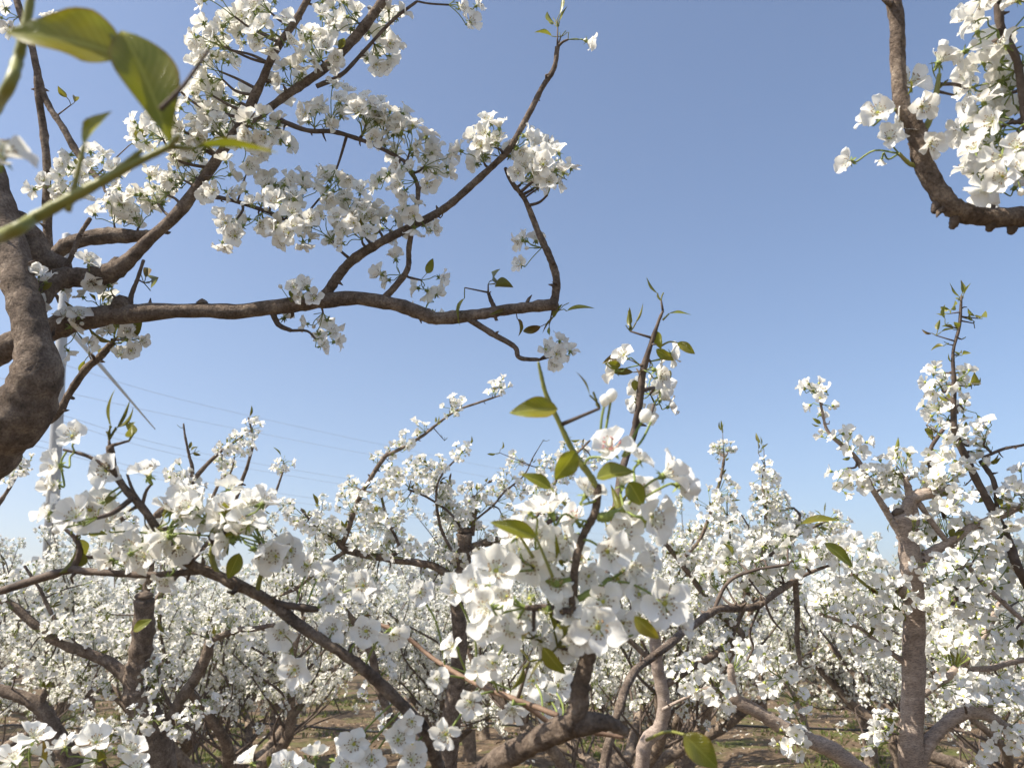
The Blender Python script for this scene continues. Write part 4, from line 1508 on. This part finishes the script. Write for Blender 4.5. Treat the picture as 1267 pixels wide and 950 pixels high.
    t.leaf((672, 800), (700, 834), 22, .60, (-.3, -.2, .9), fold=.4, curl=.3)
    t.leaf((846, 908), (888, 950), 36, .56, (.35, .1, .9), fold=.25, curl=.25, stalk=[(800, 915, .62), (825, 905, .58)], label='large dark green leaf at the bottom right of the centre')
    t.leaf((1020, 672), (1056, 702), 18, 1.0, (.3, .4, .8), fold=.4, curl=.3)
    t.leaf((992, 648), (1040, 644), 14, 1.2, (.1, .8, .4), fold=.7, curl=.3)
    t.leaf((296, 684), (282, 716), 20, .72, (.3, -.1, .9), fold=.5, curl=.3)
    t.leaf((268, 668), (300, 660), 12, .73, (.2, .5, .7), fold=.6, curl=.3)
    t.leaf((165, 780), (188, 766), 14, .9, (0, .5, .8), fold=.3, curl=.3)
    t.tuft(262, 672, 5, 34, .5, .8, .35)
    t.tuft(135, 545, 7, 40, .4, 1.2, .15)
    t.tuft(160, 545, 3, 34, .8, .3, .4)
    t.tuft(98, 660, 3, 30, .8, .2, .5)
    t.tuft(330, 690, 4, 30, .6, .6, .3)
    t.tuft(742, 505, 4, 34, .35, 1.2, .18, d=.62)
    t.tuft(690, 800, 5, 44, .8, .6, .2)
    t.tuft(655, 818, 4, 40, .7, .2, .35)
    for x, y in ((700, 715), (745, 705), (690, 770), (750, 650), (660, 790), (735, 760), (770, 640), (640, 690)):
        t.tuft(x, y, 3, 44, .9, .3, .2)
    t.bud(748, 500, .62, (742, 560, .62))
    t.bud(756, 494, .62, (744, 560, .62), 1.05)
    t.bud(796, 519, .62, (770, 565, .62), 1.15)
    t.bud(806, 521, .63, (772, 565, .62), .7)


front_tree()


# ---- tree at the right with the smooth upright trunk
def right_tree():
    D = 1.7
    root = empty('pear_tree', ground_under(1120, 950, D + .45), 'pear tree with a smooth upright sunlit trunk at the right', 'tree')
    t = Tree(root, 71, D, BARK_SMOOTH)
    b = ground_under(1128, 950, D + .02)
    t.limb([(1126, 1100, 15, D + .04), (1127, 950, 14.5), (1128, 900, 14), (1131, 803, 13), (1130, 738, 12.5), (1126, 690, 13), (1120, 655, 11.5), (1112, 636, 10)], 'trunk', foot=(b[0], b[1], 0, .055), spurs=False, knots=.03, cut=True)
    t.limb([(1128, 742, 9), (1120, 731, 9), (1114, 727, 8)], 'pruned_stub', cut=True, spurs=False)
    t.limb([(1122, 668, 8), (1104, 645, 5), (1094, 628, 4.2), (1078, 601, 3.6), (1057, 565, 3.2), (1026, 536, 2.25), (1018, 510, 1.65), (1014, 492, 1.6)])
    t.limb([(1120, 650, 8), (1124, 622, 7.5), (1140, 611, 7.5), (1177, 606, 7)], 'limb')
    t.limb([(1122, 672, 8), (1132, 645, 6), (1126, 610, 5), (1120, 590, 3)])
    t.limb([(1310, 790, 8, 1.85), (1265, 712, 6), (1252, 679, 5.6), (1233, 642, 5.4), (1203, 581, 4.8), (1181, 532, 4), (1181, 477, 3), (1179, 438, 1.85), (1187, 402, 2), (1190, 366, 1.3)], mat=TWIG)
    t.limb([(1134, 700, 8), (1150, 686, 6.5), (1171, 673, 6), (1194, 656, 5.6), (1226, 643, 5.4), (1300, 610, 4)], 'limb')
    t.limb([(1136, 622, 3.5), (1152, 644, 3.4), (1187, 689, 3.2), (1226, 731, 3), (1267, 768, 3), (1310, 800, 3)])
    t.limb([(1126, 770, 4), (1115, 761, 3.5), (1096, 741, 3), (1070, 722, 2.05), (1043, 699, 2)], mat=SHOOT)
    t.limb([(1130, 826, 4), (1115, 816, 3.4), (1089, 797, 3), (1063, 777, 2.05), (1014, 759, 2)])
    t.limb([(1133, 960, 8), (1148, 921, 8), (1171, 894, 8), (1200, 882, 7.5), (1222, 885, 7), (1243, 898, 5.5), (1275, 905, 4)], 'limb')
    t.limb([(1222, 886, 6), (1224, 870, 5), (1222, 858, 3)])
    t.limb([(1120, 1040, 13), (1085, 972, 10.5), (1040, 935, 9.5), (1000, 914, 9), (965, 897, 8.2), (935, 880, 8), (910, 864, 7.5), (906, 842, 5), (904, 822, 4)], 'limb', knots=.07)
    t.limb([(912, 866, 4), (880, 852, 3.4), (850, 862, 2.05), (820, 878, 2)])
    t.limb([(1000, 912, 4), (992, 880, 3.4), (975, 850, 2.25), (960, 832, 2)])
    t.limb([(1216, 566, 2.05), (1242, 555, 1.85), (1268, 550, 1.65), (1300, 540, 2)])
    t.limb([(1214, 570, 3), (1229, 594, 3), (1233, 624, 3), (1234, 640, 3)])
    t.limb([(1175, 520, 2.6, 1.73), (1150, 560, 2.6, 1.73), (1158, 600, 2.4, 1.75), (1168, 640, 2.2, 1.75)])
    t.limb([(1140, 860, 5, 1.75), (1180, 830, 5, 1.80), (1215, 790, 4.5, 1.85), (1240, 740, 4, 1.90), (1256, 700, 3, 1.95)])
    t.limb([(1180, 830, 4, 1.80), (1225, 826, 3.5, 1.85), (1270, 815, 3, 1.90)])
    t.limb([(1205, 715, 2.4, 1.70), (1180, 745, 2.4, 1.65), (1165, 765, 2, 1.65)])
    P = [(1010, 480), (1006, 490), (1018, 500), (1030, 540), (1046, 548), (1058, 552), (1040, 585), (1050, 596), (1068, 592), (1080, 588), (1098, 580), (1108, 590), (1122, 572), (1100, 600), (1112, 570),
         (1165, 462), (1158, 478), (1166, 492), (1156, 505), (1170, 518), (1158, 535), (1184, 548), (1160, 560), (1172, 580), (1152, 590), (1205, 556), (1214, 535), (1196, 540), (1222, 548), (1186, 600), (1200, 575), (1180, 500), (1192, 470), (1196, 506),
         (1130, 655), (1150, 668), (1142, 648), (1182, 640), (1200, 668), (1192, 690), (1212, 684), (1166, 640), (1240, 662), (1225, 670), (1120, 625), (1165, 610), (1192, 622),
         (1176, 738), (1200, 752), (1162, 762), (1232, 706), (1242, 762), (1200, 788), (1182, 818), (1212, 812), (1250, 790), (1240, 842), (1262, 832), (1202, 840), (1190, 862), (1164, 845), (1220, 740), (1262, 742), (1180, 706), (1165, 715), (1252, 868), (1228, 856), (1150, 700), (1200, 716),
         (1092, 908), (1086, 918), (1098, 898), (970, 912), (978, 918), (1255, 915), (1222, 930), (1070, 700), (1050, 712), (1090, 760), (1040, 770), (1020, 755), (1075, 735)]
    for x, y in P:
        t.cluster(x, y, int(t.r.integers(3, 6) if y < 600 else t.r.integers(4, 7)), R=.03, dd=t.r.normal() * .05, leaves=int(t.r.integers(0, 2)), high=False)
    t.tuft(1188, 372, 5, 18, .6, 1, .3)
    for x, y in ((1176, 388), (1196, 394), (1205, 400), (1186, 408), (1158, 415), (1174, 426), (1185, 440), (1190, 420), (1170, 402), (1210, 394)):
        t.tuft(x, y, 3, 15, .9, .5, .5)
    t.tuft(1202, 478, 3, 20, .8, .1, .4)
    t.tuft(1146, 525, 1, 18, .5, .3, .6)
    t.tuft(1105, 570, 2, 18, .4, 1, .2)
    for x, y in ((1130, 590), (1195, 600), (1240, 620), (1150, 720), (1100, 645), (1210, 770)):
        t.tuft(x, y, 3, 16, .9, .4, .4)
    t.dress(ymin=655)


right_tree()


# ---- tree in the middle, its leader sawn off
def middle_tree():
    D = 2.75
    root = empty('pear_tree', ground_under(566, 1000, D + .3), 'pear tree behind the centre spray with a sawn off dark topped leader', 'tree')
    t = Tree(root, 83, D, rs=.72)
    b = ground_under(560, 950, D)
    t.limb([(548, 1150, 22), (552, 950, 19), (560, 880, 16), (569, 800, 13), (566, 750, 12), (571, 710, 12), (575, 685, 12.5), (575, 660, 13)], 'trunk', foot=(b[0], b[1], 0, .085), cut=True, knots=.06)
    t.limb([(584, 662, 5), (587, 640, 4.6), (585, 616, 4)], 'pruned_stub', cut=True, spurs=False)
    t.limb([(577, 680, 8), (600, 672, 7), (622, 666, 6.5), (655, 655, 5), (690, 640, 4)], 'limb')
    t.limb([(568, 720, 7), (545, 704, 6.6), (516, 696, 6.4), (460, 688, 6), (430, 680, 6), (416, 668, 5)], 'limb')
    t.limb([(424, 676, 5), (432, 650, 4.6), (444, 618, 4.4), (457, 594, 4.2), (476, 565, 3.8), (486, 560, 3.4), (517, 543, 2.8), (539, 526, 2.4), (565, 508, 2.1), (595, 497, 1.8), (620, 489, 1.5)])
    t.limb([(470, 690, 3, 2.8), (494, 680, 2.8), (479, 642, 2.6), (472, 607, 2.2), (480, 590, 2)])
    t.limb([(572, 700, 3), (548, 660, 2.6), (540, 620, 2.2), (545, 590, 1.8), (570, 562, 1.4)])
    t.limb([(575, 660, 2.4), (556, 634, 2.2), (530, 616, 2), (505, 605, 1.8)])
    t.limb([(580, 650, 2.2), (610, 625, 2), (625, 608, 1.8), (648, 588, 1.4), (660, 565, 1)])
    t.limb([(655, 655, 3, 2.9), (680, 610, 2.6, 2.9), (700, 575, 2.2, 2.9), (730, 545, 1.6, 2.9)])
    t.limb([(486, 900, 8), (469, 849, 7), (459, 809, 6.6), (443, 776, 5.6), (420, 745, 4)], 'limb')
    t.limb([(430, 680, 4), (400, 700, 3.6), (370, 725, 3.2), (340, 740, 2.4)])
    t.limb([(414, 668, 3), (395, 655, 2.4), (372, 630, 1.6)])
    t.limb([(556, 930, 12), (520, 915, 9), (486, 890, 8)], 'limb')
    P = [(620, 476), (612, 484), (565, 497), (558, 505), (522, 530), (500, 548), (492, 556), (524, 574), (545, 576), (570, 560), (466, 572), (440, 604), (486, 590), (512, 580), (472, 602), (432, 600), (502, 620), (522, 606), (540, 600), (488, 642), (462, 640), (444, 632), (455, 612),
         (430, 690), (442, 672), (500, 688), (540, 688), (560, 682), (596, 690), (520, 716), (546, 712), (592, 610), (620, 602), (640, 606), (600, 700), (480, 712), (465, 720), (530, 730), (652, 592), (670, 580), (682, 600), (700, 590), (690, 620), (720, 556), (735, 570), (712, 572), (640, 570), (625, 640), (660, 640), (410, 655), (396, 650), (375, 650), (400, 700), (380, 720), (350, 730), (420, 750), (450, 760), (440, 700), (575, 730), (610, 668), (565, 650), (550, 630), (700, 560), (684, 566), (660, 610)]
    for x, y in P:
        t.cluster(x, y, int(t.r.integers(5, 8)), R=.034, dd=t.r.normal() * .06, leaves=int(t.r.integers(0, 2)), high=False)
    for x, y in ((580, 552), (618, 560), (672, 545), (700, 545), (395, 630), (378, 640), (556, 600), (480, 570), (600, 600), (550, 545)):
        t.tuft(x, y, 3, 14, .7, .8, .35)
    t.dress(ymin=610)


middle_tree()


# ---- tree at the left with the stout pruned trunk
def left_middle_tree():
    D = 2.6
    root = empty('pear_tree', ground_under(185, 1000, D + .3), 'pear tree with a stout pruned trunk among the blossom at lower left', 'tree')
    t = Tree(root, 97, D, rs=.85)
    b = ground_under(190, 950, D)
    t.limb([(200, 1150, 30), (195, 950, 26), (178, 880, 22), (168, 850, 19), (172, 815, 16), (178, 777, 15.5), (178, 742, 15)], 'trunk', foot=(b[0], b[1], 0, .10), cut=True, knots=.07)
    t.limb([(190, 940, 13), (205, 905, 10), (222, 868, 8.5), (239, 843, 8), (254, 813, 8), (261, 790, 7)], 'limb')
    t.limb([(260, 792, 5), (287, 781, 4.6), (317, 777, 4), (340, 772, 2.6)])
    t.limb([(172, 850, 12), (144, 826, 9), (107, 807, 8), (66, 791, 7), (44, 773, 6.4), (20, 752, 6), (-10, 735, 5)], 'limb')
    t.limb([(144, 1010, 18), (95, 950, 13), (80, 925, 12.5), (62, 895, 12), (48, 872, 11), (25, 862, 8.5), (0, 853, 8), (-40, 848, 7)], 'limb')
    t.limb([(48, 872, 6), (54, 862, 5), (56, 852, 3)], 'pruned_stub', spurs=False)
    t.limb([(172, 850, 7, 2.72), (176, 770, 6.5, 2.78), (186, 700, 6, 2.74), (191, 645, 6), (217, 622, 6), (237, 598, 5.5)], 'limb', cut=True)
    t.limb([(234, 606, 4), (237, 597, 3.5), (262, 568, 2.8), (281, 553, 2), (300, 540, 1.4)])
    t.limb([(236, 600, 3), (238, 580, 2.6), (234, 562, 2.2), (229, 540, 1.6), (227, 524, 1.1)])
    t.limb([(280, 650, 3.6, 2.8), (296, 604, 3, 2.8), (308, 570, 2.4, 2.8), (313, 543, 2, 2.8), (307, 516, 1.2, 2.8)])
    t.limb([(186, 750, 4, 2.7), (230, 700, 3.6, 2.75), (280, 650, 3.4, 2.8)])
    t.limb([(280, 650, 3.4, 2.8), (310, 640, 2.4, 2.85), (335, 620, 2, 2.9), (348, 590, 1.5, 2.9), (352, 575, 1, 2.9)])
    t.limb([(230, 700, 3, 2.75), (270, 600, 2, 2.8), (285, 585, 1.5, 2.8), (290, 565, 1, 2.8)])
    t.limb([(150, 640, 3, 2.4), (163, 665, 3, 2.5), (180, 690, 3, 2.6), (186, 700, 3)])
    t.limb([(100, 805, 4), (70, 770, 3), (50, 730, 2.4), (30, 700, 2)])
    t.limb([(215, 880, 3.4), (200, 850, 3), (196, 826, 2)])
    t.limb([(-40, 690, 4), (-12, 640, 3.4), (12, 602, 2.6), (32, 570, 1.8)])
    P = [(228, 604), (242, 604), (282, 552), (290, 546), (276, 570), (312, 532), (306, 545), (300, 560), (345, 580), (352, 572), (285, 580), (222, 585),
         (192, 826), (204, 820), (182, 836), (210, 832), (20, 575), (30, 570), (12, 590), (160, 640), (165, 660), (130, 760), (150, 780), (60, 760), (85, 780), (110, 790), (20, 780), (140, 900), (165, 890), (240, 880), (220, 900), (255, 870), (190, 890), (230, 780), (280, 770), (300, 790), (320, 770), (60, 820), (100, 840), (30, 810), (130, 850), (110, 720), (215, 740), (240, 720), (260, 690), (20, 830), (100, 880), (150, 920), (175, 900)]
    for x, y in P:
        t.cluster(x, y, int(t.r.integers(5, 8)), R=.034, dd=t.r.normal() * .08 - .02, leaves=int(t.r.integers(0, 2)), high=False)
    for x, y in ((228, 530), (308, 520), (350, 570), (240, 560), (160, 700), (175, 775), (195, 860), (210, 790)):
        t.tuft(x, y, 3, 15, .6, .9, .3)
    t.dress(ymin=670)


left_middle_tree()


# ---- slender tree between the centre spray and the right trunk
def slender_tree():
    D = 3.0
    root = empty('pear_tree', ground_under(815, 1000, D + .2), 'slender pale trunked pear tree right of the centre spray with tall flowering shoots', 'tree')
    t = Tree(root, 111, D, rs=.85)
    b = ground_under(818, 950, D)
    t.limb([(800, 1130, 14), (795, 940, 11), (816, 900, 10), (822, 870, 9.5), (814, 830, 9), (812, 800, 8.6), (806, 770, 7)], 'trunk', foot=(b[0], b[1], 0, .07), mat=BARK_SMOOTH, knots=.05)
    t.limb([(818, 850, 6), (850, 830, 5.4), (890, 805, 5), (918, 787, 5), (905, 772, 4.6), (889, 757, 4.2), (864, 726, 4), (842, 695, 3.8), (823, 672, 3.2)], 'limb')
    t.limb([(848, 688, 2.8), (867, 665, 2.6), (882, 625, 2.4), (893, 585, 2.2), (896, 566, 2)])
    t.limb([(826, 676, 2), (838, 690, 1.8), (850, 700, 1.6)])
    t.limb([(900, 800, 4, 3.0), (925, 740, 3.6, 3.0), (945, 680, 3.2, 3.0), (948, 640, 2.8, 3.0), (944, 600, 2.4, 3.0), (946, 575, 1.6, 3.0)])
    t.limb([(950, 690, 2.6, 3.0), (975, 665, 2.4, 3.0), (990, 640, 2, 3.0), (982, 628, 1.6, 3.0)])
    t.limb([(925, 740, 3, 3.0), (910, 700, 2.4, 3.0), (902, 660, 2, 3.0), (900, 635, 1.4, 3.0)])
    t.limb([(970, 672, 2, 3.1), (1000, 655, 1.8, 3.1), (1035, 640, 1.4, 3.1)])
    P = [(893, 552), (900, 556), (888, 558), (945, 578), (940, 592), (952, 590), (948, 606), (938, 612), (958, 612), (950, 626), (965, 618), (942, 632), (968, 632), (955, 645), (900, 640), (908, 648), (896, 655), (900, 672), (912, 680), (930, 670), (945, 664), (960, 676), (976, 660), (990, 650), (1000, 660), (1018, 654), (1040, 646), (1030, 660), (985, 680), (920, 690), (890, 690), (880, 680), (870, 700), (960, 700), (940, 720), (905, 720), (880, 760), (840, 720), (860, 740), (900, 760), (925, 770), (955, 740), (980, 740)]
    for x, y in P:
        t.cluster(x, y, int(t.r.integers(5, 8)), R=.036, dd=t.r.normal() * .06, leaves=int(t.r.integers(0, 2)), high=False)
    for x, y in ((894, 536), (945, 555), (938, 560), (1020, 640), (900, 622)):
        t.tuft(x, y, 4, 13, .7, .8, .25)
    t.dress(ymin=625)


slender_tree()
